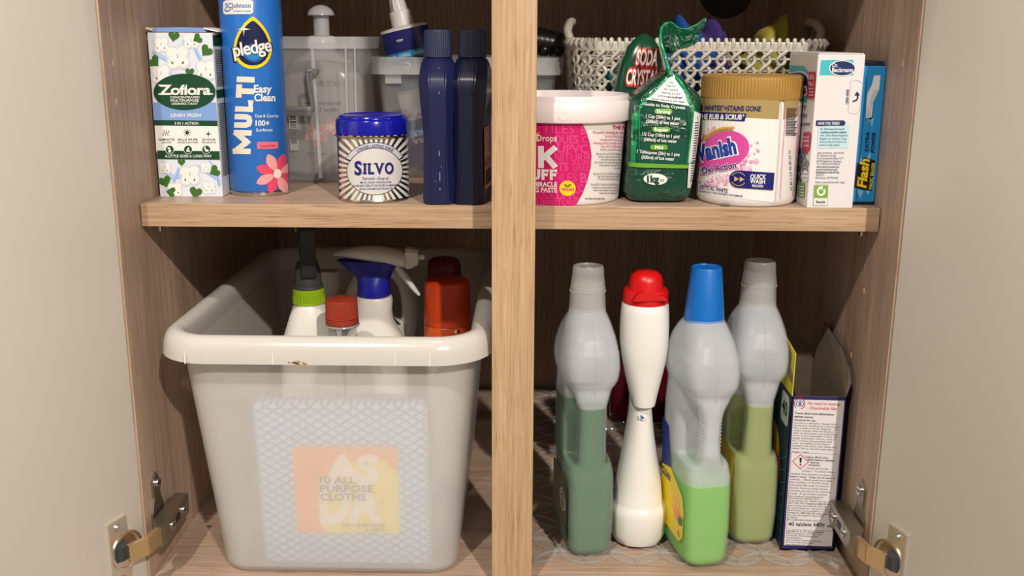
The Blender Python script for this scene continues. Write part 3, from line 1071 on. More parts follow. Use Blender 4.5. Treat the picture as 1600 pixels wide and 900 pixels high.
for x0_, x1_, y_ in ((567.2, 573.4, 255.9), (567.2, 573.4, 270.2), (574.0, 580.2, 255.9), (583.6, 589.4, 255.6), (594.8, 599.6, 255.6)):
    pr.add('brand_lettering', ink, s_rect(x0_, y_ - 1.0, x1_, y_ + 0.8), 5)
pr.text('tin_lettering', ink, 4, 'Tarnish Guard', 586, 280.8, 4.6, 40, 'c', shear=0.25, bold=0.01)
pr.text('tin_lettering', ink, 4, 'METAL POLISH WADDING FOR', 587, 286.2, 3.0, 47, 'c', bold=0.015)
pr.text('tin_lettering', ink, 4, 'EXCELLENT RESULTS ON SILVER ALUMINIUM', 586, 291.2, 3.1, 66, 'c', bold=0.015)
pr.text('tin_lettering', ink, 4, 'GOLD CHROME ELECTROPLATE', 587, 296.4, 3.1, 49, 'c', bold=0.015)
pr.build()

# --- two dark navy bottles
nav = mat((24, 30, 74), 0.34, spec=0.5, speck=0.15, name='navy_plastic')
nav2 = mat((12, 18, 44), 0.36, spec=0.5, speck=0.1, name='midnight_plastic')
nav_cap = mat((30, 40, 74), 0.45, speck=0.25, name='navy_cap')
nav_cap2 = mat((18, 26, 50), 0.45, speck=0.1, name='midnight_cap')


def oct_ring(z, w, d, c, cy_=0.0):
    c = min(c, w * 0.98, d * 0.98)
    return [(w, -d + c + cy_, z), (w, d - c + cy_, z), (w - c, d + cy_, z), (-w + c, d + cy_, z), (-w, d - c + cy_, z), (-w, -d + c + cy_, z), (-w + c, -d + cy_, z), (w - c, -d + cy_, z)]


def navy_bottle(loc, rot, label, m, mc, side):
    t = thing('metal_polish_bottle', label, 'bottle', loc, (0, 0, rot), 'navy bottles on the shelf')
    secs = [(0.0, 0.0115, 0.027, 0.005), (0.0015, 0.0132, 0.0288, 0.0055), (0.006, 0.0136, 0.029, 0.0055), (0.022, 0.0129, 0.029, 0.0058), (0.05, 0.0124, 0.0285, 0.006), (0.060, 0.0125, 0.0284, 0.006), (0.072, 0.0133, 0.0281, 0.0066), (0.084, 0.0146, 0.0278, 0.0078), (0.094, 0.0153, 0.0275, 0.0085), (0.1035, 0.0156, 0.0270, 0.0088), (0.1065, 0.0155, 0.0255, 0.0088), (0.1125, 0.0149, 0.0200, 0.0086), (0.1175, 0.0138, 0.0160, 0.0082), (0.1205, 0.0126, 0.0132, 0.0078), (0.1218, 0.0112, 0.0114, 0.007)]
    bm = loft_bm([oct_ring(z, w, d, c) for z, w, d, c in secs])
    es = [e for e in bm.edges if abs(e.verts[0].co.z - e.verts[1].co.z) > 1e-5]
    bmesh.ops.bevel(bm, geom=es, offset=0.0011, segments=2, affect='EDGES')
    mk_bm('bottle_body', t, bm, m, angle=24)
    # proud flat panel down the front edge of the shoulder
    ribbed('screw_cap', t, [(0.0112, 0.1220, 0), (0.0122, 0.1226, 0), (0.0122, 0.1238, 1), (0.0118, 0.1432, 1), (0.0113, 0.1446, 0), (0.0095, 0.1449, 0)], mc, 44, 0.0004)
    return t


a1_ = navy_bottle((-0.0605, 0.0765, 0.0), radians(3), 'scuffed navy bottle beside the silver tin', nav, nav_cap, 0)
a2_ = navy_bottle((-0.0316, 0.0765, 0.0), radians(-7), 'darker navy bottle beside the centre post, salmon label on its flank', nav2, nav_cap2, 1)
fl = face_map([(0, 0), (40, 0), (40, 100), (0, 100)], [(0.0131, -0.0215, 0.066), (0.0131, 0.02, 0.066), (0.0136, 0.02, 0.011), (0.0136, -0.0215, 0.011)])
pr = Print(a2_, fl)
pr.add('flank_label', mat((206, 160, 140), 0.5), s_rect(2, 2, 38, 98), 1)
for k in (12, 34):
    pr.add('hazard_mark', mat((150, 40, 40), 0.5), s_line([(14, k - 9), (24, k), (14, k + 9), (4, k)], 1.4, True), 2)
for k in range(16):
    pr.add('label_small_print', dark_print, s_rect(26, 4 + k * 2.6, 37, 5.2 + k * 2.6), 2)
for k in range(6):
    pr.add('label_small_print', dark_print, s_rect(4, 49 + k * 2.6, 34, 50.2 + k * 2.6), 2)
for k in range(11):
    pr.add('barcode', dark_print, s_rect(6 + k * 2.6, 68, 7.2 + k * 2.6 + (k % 3) * 0.4, 92), 2)
pr.build()
fl = face_map([(0, 0), (40, 0), (40, 100), (0, 100)], [(0.0131, -0.021, 0.085), (0.0131, 0.02, 0.085), (0.0131, 0.02, 0.01), (0.0135, -0.021, 0.01)])
pr = Print(a1_, fl)
pr.add('flank_label', mat((20, 24, 40), 0.4), s_rect(2, 2, 38, 98), 1)
for k in range(34):
    pr.add('label_small_print', mat((190, 190, 190), 0.5), s_rect(4, 16 + k * 2.3, 12 + (k * 5) % 7, 17 + k * 2.3), 2)
pr.build()
# scuffs down the front of the first bottle
bm = bmesh.new()
for z, x, h_ in ((0.046, 0.0008, 0.0007), (0.0435, 0.001, 0.0035), (0.0245, 0.0012, 0.007), (0.014, 0.0012, 0.002), (0.0205, -0.0025, 0.0007), (0.033, 0.0026, 0.0007), (0.094, 0.0015, 0.0016), (0.113, 0.001, 0.0022)):
    d = {True: 0.0287, False: 0.0276}[z < 0.09] if z < 0.1 else 0.0190
    loft_bm([[(x - 0.0003, -d - 0.00035, z - h_ / 2), (x + 0.0003, -d - 0.00035, z - h_ / 2), (x + 0.0003, -d - 0.00035, z + h_ / 2), (x - 0.0003, -d - 0.00035, z + h_ / 2)], [(x - 0.0003, -d + 0.0008, z - h_ / 2), (x + 0.0003, -d + 0.0008, z - h_ / 2), (x + 0.0003, -d + 0.0008, z + h_ / 2), (x - 0.0003, -d + 0.0008, z + h_ / 2)]], bm=bm)
mk_bm('scuff_mark', a1_, bm, mat((150, 152, 170), 0.7))['kind'] = 'stuff'

# --- clear tub behind, with a sealant tube, a black brush and a wrapped packet
t = thing('clear_tub', 'clear rimmed plastic tub behind the navy bottles and centre post', 'tub', (0, 0, 0.0002))
open_tub(t, -0.1330, 0.0435, 0.206, 0.345, 0.1195, 0.010, 0.0165, 0.0068, 0.012)
mk_bm('stacking_lug', t, box_bm(-0.124, -0.108, 0.2035, 0.2062, 0.094, 0.1028, 0.0005, 1), pp2)

t = thing('cleaner_tube', 'blue squeeze tube with white nozzle leaning upside down in the clear tub', 'squeeze tube', (-0.0790, 0.247, 0.0125), (0, radians(-13.0), 0))
tb = mat((34, 34, 104), 0.3, name='dark_blue_tube')
loft('tube_body', t, [(0.0, 0.027, 0.002, 2.6), (0.006, 0.027, 0.0024, 2.6), (0.05, 0.0262, 0.0105, 2.2), (0.1, 0.0248, 0.0175, 2.1), (0.1365, 0.0246, 0.021, 2)], tb, 48)
loft('tube_shoulder', t, [(0.1365, 0.0244, 0.0207), (0.1385, 0.0239, 0.0202), (0.1392, 0.0232, 0.0196), (0.1405, 0.0118, 0.0118)], mat((220, 214, 206), 0.4), 48)
noz = mat((226, 224, 220), 0.4)
lathe('nozzle', t, [(0.0113, 0.1405), (0.0108, 0.154), (0.0100, 0.1555), (0.0078, 0.156), (0.0052, 0.176), (0.0036, 0.19)], noz, 32)
for k in range(6):
    a = k * pi / 3
    mk_bm('nozzle_fin', t, tube_bm([(0.0079 * cos(a), 0.0079 * sin(a), 0.1565), (0.0047 * cos(a), 0.0047 * sin(a), 0.18)], 0.0008, 6), noz)


def tube_map(x, y, off):      # x across in mm, y up the tube in mm
    z = y / 1000
    k = min(1.0, max(0.0, z / 0.1365))
    rx = 0.027 - 0.0018 * k
    ry = 0.002 + 0.019 * min(1, k * 1.15) ** 0.9
    q = max(-0.97, min(0.97, x / 1000 / rx))
    return Vector(((rx + off) * q, -(ry + off + 0.0002) * sqrt(1 - q * q) - 0.0003, z))


pr = Print(t, tube_map, 3)
cyan = mat((24, 140, 196), 0.4)
pr.add('cyan_band', cyan, s_rect(-25.5, 108.6, 25.5, 115.6), 1)


def up_text(name, m, body, x, y, h, w, **k):
    sh = s_text(body, 0, 0, h, w, 'c', **k)
    # the tube stands on its head, so its lettering runs upside down
    pr.add(name, m, ('mesh', [(x - a, y + b) for a, b in sh[1]], sh[2]), 2)


pr_flip = None
up_text('tube_lettering', white_print, 'WINDOWS · TOILETS · GROUT', 0, 113.4, 2.8, 46, bold=0.02)
up_text('tube_lettering', white_print, 'AREA', -4, 128, 2.2, 7, bold=0.01)
up_text('tube_lettering', white_print, 'KLY C', 6, 105, 6.0, 22, bold=0.02)
pr.add('photo_patch', mat((186, 172, 172), 0.5), s_rect(-21, 48, 4, 78), 1)
up_text('patch_lettering', mat((120, 40, 110), 0.5), 'AFTER', -9, 54, 4.2, 18, bold=0.015)
pr.add('cyan_band', cyan, s_rect(-25.5, 30, 25.5, 37.5), 1)
pr.add('purple_band', mat((120, 44, 120), 0.4), s_rect(-25.5, 22, 25.5, 29.4), 1)
up_text('tube_lettering', white_print, 'SURFACE', 0, 35.6, 4, 30, bold=0.015)
up_text('tube_lettering', white_print, 'FORMULA', 0, 27.6, 4, 34, bold=0.015)
pr.build()

t = thing('scrubbing_brush', 'black ribbed brush handle lying across the clear tub beside the basket', 'brush', (0.028, 0.262, 0.1195))
bk = mat((18, 17, 18), 0.3)
loft_o = []
rings = []
for i in range(30):
    u_ = i / 29
    x = -0.028 + 0.050 * u_
    r_ = 0.0145 * (0.75 + 0.25 * sin(pi * (0.15 + 0.8 * u_))) * (1.0 if i % 3 else 0.91)
    zc = 0.0125 + 0.006 * (1 - u_)
    rings.append([(x, 0.016 * cos(2 * pi * j / 20), zc + r_ * sin(2 * pi * j / 20)) for j in range(20)])
mk_bm('brush_grip', t, loft_bm(rings), bk, angle=30)
for x, z in ((-0.018, 0.0085), (0.004, 0.005), (0.0185, 0.0045)):
    bm = bmesh.new()
    bmesh.ops.create_uvsphere(bm, u_segments=18, v_segments=12, radius=0.0058)
    for v in bm.verts:
        v.co += Vector((x, -0.014, z + 0.0018))
    mk_bm('grip_knob', t, bm, bk, smooth=True)

t = thing('wipes_packet', 'crumpled blue and clear plastic packet inside the clear tub by the post', 'packet', (-0.004, 0.262, 0.005))
bm = bmesh.new()
bmesh.ops.create_icosphere(bm, subdivisions=4, radius=1)
for v in bm.verts:
    c_ = v.co.copy()
    q = 1 + 0.12 * sin(9 * c_.x + 5 * c_.z) * cos(7 * c_.y + 3 * c_.x) + 0.06 * sin(21 * c_.z + 13 * c_.x)
    v.co = Vector((c_.x * 0.023 * q, c_.y * 0.024 * q, 0.046 + c_.z * 0.036 * q))
mk_bm('packet_film', t, bm, mat((126, 160, 190), 0.15, coat=0.3), angle=40)

# ---------------------------------------------------------------- shelf, right half
# --- pink cleaning-paste tub
cx, cy = 0.0475, 0.100
t = thing('paste_tub', 'white tub with a magenta wrap label and open white rim, beside the post', 'tub', (cx, cy, 0), (0, 0, facing(cx, cy)))
tubw = mat((232, 226, 222), 0.35, name='white_tub_plastic')
lathe('tub_body', t, [(0.047, 0.0), (0.0492, 0.0004), (0.0502, 0.002), (0.0504, 0.004), (0.0552, 0.0715), (0.052, 0.0715)], tubw, 96)
lathe('tub_rim', t, [(0.0556, 0.0695), (0.0588, 0.0700), (0.0594, 0.0712), (0.0594, 0.0850), (0.0585, 0.0862), (0.0572, 0.0866), (0.0570, 0.0905), (0.0563, 0.0915), (0.0553, 0.0912), (0.0545, 0.0850), (0.0530, 0.0838), (0.002, 0.0836)], mat((236, 224, 224), 0.32, name='white_tub_rim'), 96)
mk_bm('tamper_tab', t, prism_bm([(0.0585, 0.0715), (0.0612, 0.0735), (0.0605, 0.0772), (0.0618, 0.0795), (0.0600, 0.0822), (0.0585, 0.0832)], -0.004, 0.004, 'xz'), tubw)
bm = bmesh.new()
mk_bm('rim_dimple', t, tube_bm([(0, -0.0590, 0.0765), (0, -0.0597, 0.0765)], 0.0042, 20), mat((236, 224, 224), 0.32, name='white_tub_rim'), angle=30)
cm = cyl_map((878.5, 307.4), (880.5, 184.3), 0, 0.0705, 88.5, 97.5, 14.6, 8.1, 0.0502, 0.0552)
pr = Print(t, cm, 5)
MG, MG2 = mat((206, 16, 104), 0.4, name='magenta_label'), mat((222, 66, 136), 0.4)
arc = [(905, 188), (913, 203), (919, 222), (922, 243), (920.5, 262), (916, 282), (909, 302), (899, 321)]
lab_ = [(793, 188)] + arc + [(793, 321)]
pr.add('magenta_label', MG, [[(793, a[1]), a, b, (793, b[1])] for a, b in zip(arc[:-1], arc[1:])], 1)
MX = {188: 903, 203: 911}


def lim(y):
    for a, b in zip(arc[:-1], arc[1:]):
        if a[1] <= y <= b[1]:
            return a[0] + (b[0] - a[0]) * (y - a[1]) / (b[1] - a[1])
    return 899


for s_, x, y, h, w, b in (('SEATS', 872, 192, 6, 46, 0.01), ('TILES', 873, 209, 14, 47, 0.0), ('B', 909.5, 210, 12, 7, 0.03), ('QUES', 884, 224, 12, 37, 0.03), ('C', 912, 223, 10, 8, 0.01), ('UPVC', 894, 238.5, 12.5, 45, 0.02), ('NITURE', 892, 252.5, 13, 49, 0.0), ('R', 918, 252, 12, 5, 0.02), ('TS', 880, 266.5, 12.5, 15, 0.035), ('GREE', 906, 266.5, 12.5, 25, 0.0), ('TILES', 882, 283, 13, 36, 0.0), ('B', 910.5, 285, 15, 11, 0.03), ('C', 906, 299, 11, 8, 0.02), ('LOCKS', 855, 311, 12, 34, 0.0), ('UPVC', 887, 311, 12, 32, 0.03), ('FURNITURE', 868, 322, 10, 66, 0.0)):
    sh_ = s_text(s_, x, y, h, w, 'c', bold=b)
    sh_ = ('mesh', [(min(px, lim(py) - 0.5), py) for px, py in sh_[1]], sh_[2])
    pr.add('ghost_lettering', MG2, sh_, 2)
pr.add('star_mark', mat((250, 214, 40), 0.4), s_line([(833, 207), (839, 212), (845, 208), (842, 214), (845, 219), (838, 217)], 2.0), 3)
pr.text('maker_lettering', white_print, 3, 'StarDrops', 871, 221, 9.5, 50, 'r', bold=0.01)
pr.block('brand_lettering', white_print, 3, 'PINK', 769, 262.5, 34, 101.5, 8.6)
pr.block('brand_lettering', white_print, 3, 'STUFF', 806, 281.3, 16.8, 65, 4.6)
pr.text('claim_lettering', white_print, 3, 'THE MIRACLE', 871, 291.6, 7, 54, 'r', bold=0.03)
pr.text('product_lettering', white_print, 3, 'CLEANING PASTE', 871, 300.6, 7, 70, 'r', bold=0.03)
pr.add('vegan_badge', mat((244, 210, 20), 0.4), s_ell(886.5, 294, 12, 12, 28), 3)
pr.text('vegan_lettering', MG, 4, 'VEGAN', 886.5, 298, 4.6, 19, 'c', bold=0.025)
pr.add('vegan_leaf', mat((110, 120, 20), 0.4), [s_ell(884, 289.5, 3.2, 1.6, 12, 40)[0], s_ell(889, 289.5, 3.2, 1.6, 12, -40)[0]], 4)
px_ = mat((206, 40, 110), 0.5)
for s_, x, y, h, w, b in (('THE POWER', 953, 201.5, 5.2, 43, 0.03), ('Powerful cleaning for both', 924, 208.5, 4, 50, 0.005), ('The Pink Stuff Miracle Cleaning', 941, 214.5, 3.6, 34, 0.0), ('throughout the home and beyond', 935, 219.5, 3.6, 40, 0.0), ('cleaning power is tough on stains', 924, 224.5, 3.6, 50, 0.0), ('sinks, uPVC, barbecues, boats', 936, 229.5, 3.6, 38, 0.0), ('furniture, paintwork, saucepans', 935, 234.5, 3.6, 38, 0.0)):
    pr.text('magenta_small_print', px_, 2, s_, x, y, h, w, 'l', bold=b, res=2)
for k, (x, w) in enumerate(((929, 42), (932, 38), (937, 33), (927, 43), (934, 36), (957, 13))):
    pr.text('small_print', dark_print, 2, ('Directions for use: The Pink Stuff Miracle', 'with care. Apply using a soft cloth or', 'Be careful not to apply on delicate', 'Do not allow to dry. Be especially careful', 'sheet surfaces and enamel. Test first', 'to an inner')[k], x, 241 + k * 4.4, 3.0, w, 'l', res=2)
for k, (x, w) in enumerate(((925, 44), (931, 37), (932, 36))):
    pr.text('small_print', dark_print, 2, ('Ingredients: The Pink Stuff Miracle Cleaning', 'Soap. Also contains Perfume, Limonene', 'To control microbial deterioration')[k], x, 272 + k * 4.2, 3.0, w, 'l', res=2)
for k, (x, w) in enumerate(((921, 46), (923, 44), (925, 40), (934, 30))):
    pr.text('small_print', dark_print, 2, ('Warning: KEEP OUT OF REACH OF CHILDREN. Not classed', 'as hazardous according to regulations. Avoid contact', 'product. Store upright in cool dry place', 'temperature. Reseal lid')[k], x, 289 + k * 4.4, 3.0, w, 'l', res=2)
pr.text('small_print', dark_print, 2, 'UFI: PN03-U0S3-400E-YE4A', 913, 311.5, 3.0, 30, 'l', bold=0.01, res=2)
pr.build()

# --- soda-crystal bags
bagG, bagL, bagM = mat((4, 70, 50), 0.25, coat=0.4, speck=0.15, name='green_bag_film'), mat((10, 140, 86), 0.25, coat=0.4, name='bright_green_film'), mat((104, 168, 44), 0.35)



def crinkle(m, scale, dist):
    nt = m.node_tree
    b = nt.nodes['Principled BSDF']
    tc = nt.nodes.new('ShaderNodeTexCoord')
    nz = nt.nodes.new('ShaderNodeTexNoise')
    nz.inputs['Scale'].default_value = scale
    nz.inputs['Detail'].default_value = 4
    nz.inputs['Distortion'].default_value = 1.2
    bp = nt.nodes.new('ShaderNodeBump')
    bp.inputs['Strength'].default_value = 1.0
    bp.inputs['Distance'].default_value = dist
    nt.links.new(tc.outputs['Object'], nz.inputs['Vector'])
    nt.links.new(nz.outputs['Fac'], bp.inputs['Height'])
    nt.links.new(bp.outputs[0], b.inputs['Normal'])


crinkle(bagG, 55, 0.006)
crinkle(bagL, 55, 0.006)


def crumple(bm, amp, seed):
    rnd = random.Random(seed)
    ph = [rnd.uniform(0, 6.28) for _ in range(6)]
    for v in bm.verts:
        c_ = v.co
        a = sin(c_.x * 240 + ph[0] + c_.z * 130) * cos(c_.z * 310 + ph[1]) + 0.6 * sin(c_.y * 400 + c_.z * 270 + ph[2])
        d_ = Vector((c_.x, c_.y, 0))
        if d_.length > 1e-6:
            v.co += d_.normalized() * amp * a


bx, by = 0.1296, 0.0945
t = thing('soda_bag', 'green soda-crystals bag with its twisted top folded over, between the two tubs', 'bag', (bx, by, 0), (0, 0, radians(2)))
secs = [(0.0, 0.020, 0.020, 3.5), (0.002, 0.0262, 0.026, 4), (0.008, 0.0288, 0.0288, 4.5), (0.02, 0.0293, 0.0295, 5), (0.035, 0.0300, 0.0295, 5), (0.05, 0.0306, 0.0292, 5), (0.065, 0.0312, 0.0288, 5), (0.08, 0.0318, 0.0278, 5), (0.087, 0.0312, 0.0268, 5), (0.093, 0.0262, 0.0252, 4.5), (0.100, 0.0182, 0.0235, 4), (0.107, 0.0095, 0.022, 3.5), (0.1115, 0.0035, 0.021, 3)]
rings = []
for z, rx, ry, e in secs:
    k = max(0, (z - 0.06) / 0.05)
    rings.append(sup(0.0035 * z / 0.08 + (0.003 * k if z > 0.09 else 0), 0.004 * k, z, rx, ry, e, 64))
bm = loft_bm(rings)
bmesh.ops.subdivide_edges(bm, edges=[e for e in bm.edges if abs(e.verts[0].co.z - e.verts[1].co.z) > 0.004], cuts=2)
crumple(bm, 0.00045, 3)
mk_bm('bag_body', t, bm, bagG, angle=50)
# flattened top, bent over to the right; (front edge, rear edge) stations in bag space
fr = [(0.0062, -0.021, 0.108), (0.0014, -0.018, 0.1235), (-0.002, -0.012, 0.137), (0.0, -0.006, 0.148), (0.008, 0.000, 0.1515), (0.0178, 0.004, 0.1462), (0.0276, 0.004, 0.148), (0.038, 0.005, 0.1548)]
rr_ = [(0.0085, 0.016, 0.1105), (0.0072, 0.004, 0.1205), (0.0064, -0.004, 0.1270), (0.0095, -0.010, 0.1275), (0.0158, -0.011, 0.1290), (0.0250, -0.009, 0.1330), (0.033, -0.004, 0.1410), (0.039, 0.003, 0.1528)]
fr, rr_ = smooth_path(fr, 4), smooth_path(rr_, 4)
bm = bmesh.new()
NC = 10
grid = []
for i, (a, b) in enumerate(zip(fr, rr_)):
    row = []
    for j in range(NC + 1):
        s_ = j / NC
        p = a.lerp(b, s_) + Vector((0.0009 * sin(i * 1.3 + j * 1.1), 0, 0.0011 * sin(j * 1.7 + i * 0.6)))
        row.append(p)
    grid.append(row)
th = Vector((0.0006, 0, 0.0008))
top = [[bm.verts.new(p + th * 0.5) for p in r] for r in grid]
bot = [[bm.verts.new(p - th * 0.5) for p in r] for r in grid]
for i in range(len(grid) - 1):
    for j in range(NC):
        bm.faces.new((top[i][j], top[i + 1][j], top[i + 1][j + 1], top[i][j + 1]))
        bm.faces.new((bot[i][j], bot[i][j + 1], bot[i + 1][j + 1], bot[i + 1][j]))
    for j in (0, NC):
        bm.faces.new((top[i][j], bot[i][j], bot[i + 1][j], top[i + 1][j]))
for i in (0, len(grid) - 1):
    for j in range(NC):
        bm.faces.new((top[i][j], top[i][j + 1], bot[i][j + 1], bot[i][j]))
top_m = mat((4, 70, 46), 0.2, coat=0.5, name='green_bag_top')
crinkle(top_m, 80, 0.008)
mk_bm('folded_top', t, bm, top_m, angle=60)
tube('folded_edge', t, fr, [0.0017 - 0.0010 * i / len(fr) for i in range(len(fr))], bagL, 8)
tube('sealed_edge', t, [fr[-1]] + [fr[-1].lerp(rr_[-1], q) + Vector((0.0005 * (-1) ** k, 0, 0.0006 * (-1) ** k)) for k, q in enumerate((0.2, 0.4, 0.6, 0.8))] + [rr_[-1]], 0.0007, bagL, 6)
pr = Print(t, lambda x, y, off: bag_map(x, y, off), 3)


def bag_map(x, y, off):
    """front (gusset) side of the bag; label frame x 972..1095, y 105..318"""
    z = 0.1115 - (y - 104) / (318 - 104) * 0.1125
    k = (y - 104) / 214
    xc = 1046 - 22 * k
    lx = (x - xc) * 0.000585
    # front depth from the loft
    for (z0, rx0, ry0, e0), (z1, rx1, ry1, e1) in zip(secs[:-1], secs[1:]):
        if z0 <= z <= z1:
            q = (z - z0) / (z1 - z0)
            break
    else:
        z0, rx0, ry0, e0 = secs[0]
        rx1, ry1, e1, q = rx0, ry0, e0, 0
    rx, ry, e = rx0 + (rx1 - rx0) * q, ry0 + (ry1 - ry0) * q, e0 + (e1 - e0) * q
    kk = max(0, (z - 0.06) / 0.05)
    cxx = 0.0035 * z / 0.08 + (0.003 * kk if z > 0.09 else 0)
    u_ = max(-0.96, min(0.96, lx / rx))
    d_ = ry * (1 - abs(u_) ** e) ** (1 / e)
    return Vector((cxx + rx * u_, 0.004 * kk - d_ - off - 0.0009, z))


pr.add('bright_edge_strip', bagL, [[(989, 172), (1001, 162), (996, 250), (984, 252)]], 1)
pr.add('bright_edge_strip', bagL, [[(1075, 166), (1086, 170), (1078, 252), (1066, 250)]], 1)
pr.add('dose_panel', mat((4, 74, 56), 0.3), [[(1001, 150), (1075, 156), (1066, 252), (990, 250)]], 1)
pr.add('bright_edge_strip', bagL, s_line([(1000, 161), (1012, 146), (1028, 128), (1044, 108)], 5), 1)
pr.add('bright_edge_strip', bagL, s_line([(1080, 168), (1074, 152), (1062, 130), (1049, 108)], 6), 1)
pr.add('lime_band', bagM, [[(978, 249), (1069, 252), (1068, 258), (977, 256)]], 2)
pr.add('instruction_panel', mat((214, 216, 212), 0.4), [[(1043, 112), (1047, 112), (1061, 133), (1073, 158), (1040, 153), (1010, 148), (1025, 132)]], 2)
for k, (s_, w) in enumerate((('help', 6), ('ideal for', 13), ('all round', 20), ('cleaning around', 28), ('surfaces are unaffected', 37), ('Simply dissolve in hot water', 48))):
    pr.text('instruction_lettering', dark_print, 3, s_, 1044 - k * 0.4, 123 + k * 5.6, 3.6, w, 'c', bold=0.01, rot=-6, res=2)
pr.text('dose_lettering', white_print, 2, 'Guide to Soda Crystals', 1036, 160, 4.2, 60, 'c', bold=0.02, rot=-6)
for k, (a, b, c_) in enumerate((('Strong', '1 Cup (200g) to 1 pint', '(500ml) of hot water'), ('Regular', '1/2 Cup (100g) to 1 pint', '(500ml) of hot water'), ('Mild', '1 Tablespoon (20g) to 1 pint', '(500ml) of hot water'))):
    y = 167 + k * 28.5
    x = 1034 - k * 4.4
    pr.add('dose_tag', bagM, s_rrect(x - 13, y - 4.5, x + 13, y + 4.0, 4), 2)
    pr.text('dose_lettering', white_print, 3, a, x, y + 2.4, 5, 20 if k != 2 else 12, 'c', bold=0.03, rot=-3)
    pr.text('dose_lettering', white_print, 2, b, x - 1, y + 11.5, 5.0, (50, 54, 62)[k], 'c', bold=0.02, rot=-5)
    pr.text('dose_lettering', white_print, 2, c_, x - 2, y + 19.5, 5.0, 48, 'c', bold=0.02, rot=-4)
pr.add('weight_badge', white_print, s_ell(1018.5, 275.5, 17.5, 9.5, 28, 2), 2)
pr.text('weight_lettering', mat((8, 80, 54), 0.4), 3, '1kg', 1015, 280.5, 10.5, 18, 'c', bold=0.06)
pr.text('weight_lettering', mat((8, 80, 54), 0.4), 3, 'e', 1028.5, 279.5, 6, 6, 'c')
pr.add('white_gusset', mat((212, 212, 210), 0.4), [[(1079, 166), (1092, 172), (1083, 240), (1072, 292), (1066, 290), (1069, 240)]], 2)
for k in range(24):
    pr.add('gusset_small_print', dark_print, s_rect(1080 - k * 0.42, 184 + k * 4.1, 1087 - k * 0.5, 185.6 + k * 4.1), 3)
pr.text('gusset_lettering', mat((8, 110, 70), 0.4), 3, 'CONT', 1077, 250, 4, 9, 'c', bold=0.03)
pr.build()

t = thing('soda_bag', 'dark green bag lettered in red-edged white, behind the folded-over green bag', 'bag', (0.1165, 0.1420, 0), (0, 0, radians(-2)))
secs2 = [(z_, a_, b_ * 0.62, e_) for z_, a_, b_, e_ in [(0.0, 0.018, 0.022, 3), (0.003, 0.0225, 0.026, 3.6), (0.06, 0.0235, 0.0265, 3.6), (0.095, 0.0225, 0.0255, 3.4), (0.118, 0.0190, 0.0225, 3.0), (0.131, 0.0145, 0.016, 2.6), (0.139, 0.008, 0.009, 2.3), (0.1425, 0.0025, 0.003, 2)]]
bm = loft_bm([sup(0.001 + (0.003 * max(0, (z - 0.1) / 0.04)), 0, z, a, b, e, 56) for z, a, b, e in secs2])
crumple(bm, 0.0003, 5)
mk_bm('bag_body', t, bm, mat((10, 70, 46), 0.2, coat=0.5, speck=0.2, name='dark_green_film'), angle=50)


def bag2_map(x, y, off):
    z = 0.1425 - (y - 50) / 105 * 0.061
    lx = (x - 1006) * 0.00060
    for (z0, rx0, ry0, e0), (z1, rx1, ry1, e1) in zip(secs2[:-1], secs2[1:]):
        if z0 <= z <= z1:
            q = (z - z0) / (z1 - z0)
            break
    else:
        z0, rx0, ry0, e0 = secs2[2]
        rx1, ry1, e1, q = rx0, ry0, e0, 0
    rx, ry, e = rx0 + (rx1 - rx0) * q, ry0 + (ry1 - ry0) * q, e0 + (e1 - e0) * q
    u_ = max(-0.97, min(0.97, lx / rx))
    return Vector((0.001 + (0.003 * max(0, (z - 0.1) / 0.04)) + rx * u_, -ry * (1 - abs(u_) ** e) ** (1 / e) - off - 0.0006, z))


pr = Print(t, bag2_map, 3)
rd, bl_ = mat((196, 50, 34), 0.4), mat((20, 16, 14), 0.4)
for s_, x, y, w, h in (('SODA', 1012, 98, 32, 24), ('CRYSTALS', 1010, 128, 52, 24)):
    pr.text('bag_lettering_shadow', bl_, 1, s_, x + 0.5, y + 1, h, w + 5, 'c', bold=0.10, rot=-3)
    pr.text('bag_lettering_edge', rd, 2, s_, x, y, h, w + 3, 'c', bold=0.085, rot=-3)
    pr.text('bag_lettering', white_print, 3, s_, x, y - 1, h * 0.92, w, 'c', bold=0.02, rot=-3)
pr.build()
tube('film_seam', t, smooth_path([(0.017, -0.012, 0.134), (0.0215, -0.0165, 0.118), (0.0235, -0.0185, 0.1), (0.0245, -0.019, 0.08)], 5), 0.0013, mat((170, 190, 190), 0.1, coat=0.5), 6)

# --- stain-remover tub
cx, cy, R = 0.2090, 0.090, 0.0428
t = thing('stain_remover_tub', 'white tub with a ribbed gold lid and pink splash logo', 'tub', (cx, cy, 0), (0, 0, facing(cx, cy)))
lathe('tub_body', t, [(0.037, 0.0), (0.0405, 0.0006), (0.0424, 0.003), (R, 0.0068), (R, 0.0845), (R - 0.0004, 0.0872), (R - 0.0018, 0.0884), (0.039, 0.0886)], mat((232, 228, 224), 0.3, name='white_tub_gloss'), 96)
gold = mat((172, 134, 66), 0.4, 0.2, name='gold_lid')
ribbed('ribbed_lid', t, [(0.0405, 0.0887, 0), (0.0428, 0.0889, 0), (0.0430, 0.0905, 0), (0.0430, 0.0908, 1), (0.0430, 0.1052, 1), (0.0424, 0.1072, 0), (0.0408, 0.1086, 0), (0.0390, 0.1088, 0), (0.0385, 0.1082, 0), (0.004, 0.1082, 0)], gold, 96, 0.0005)
cm = cyl_map((1164.7, 312.1), (1174.3, 154.5), 0, 0.088, 78.3, 80.3, 12.5, 5.0, R)
pr = Print(t, cm, 6)
GD, WH, NY, PK = mat((168, 146, 92), 0.4), mat((238, 234, 232), 0.35), mat((18, 22, 106), 0.4), mat((214, 74, 160), 0.4, name='logo_pink')
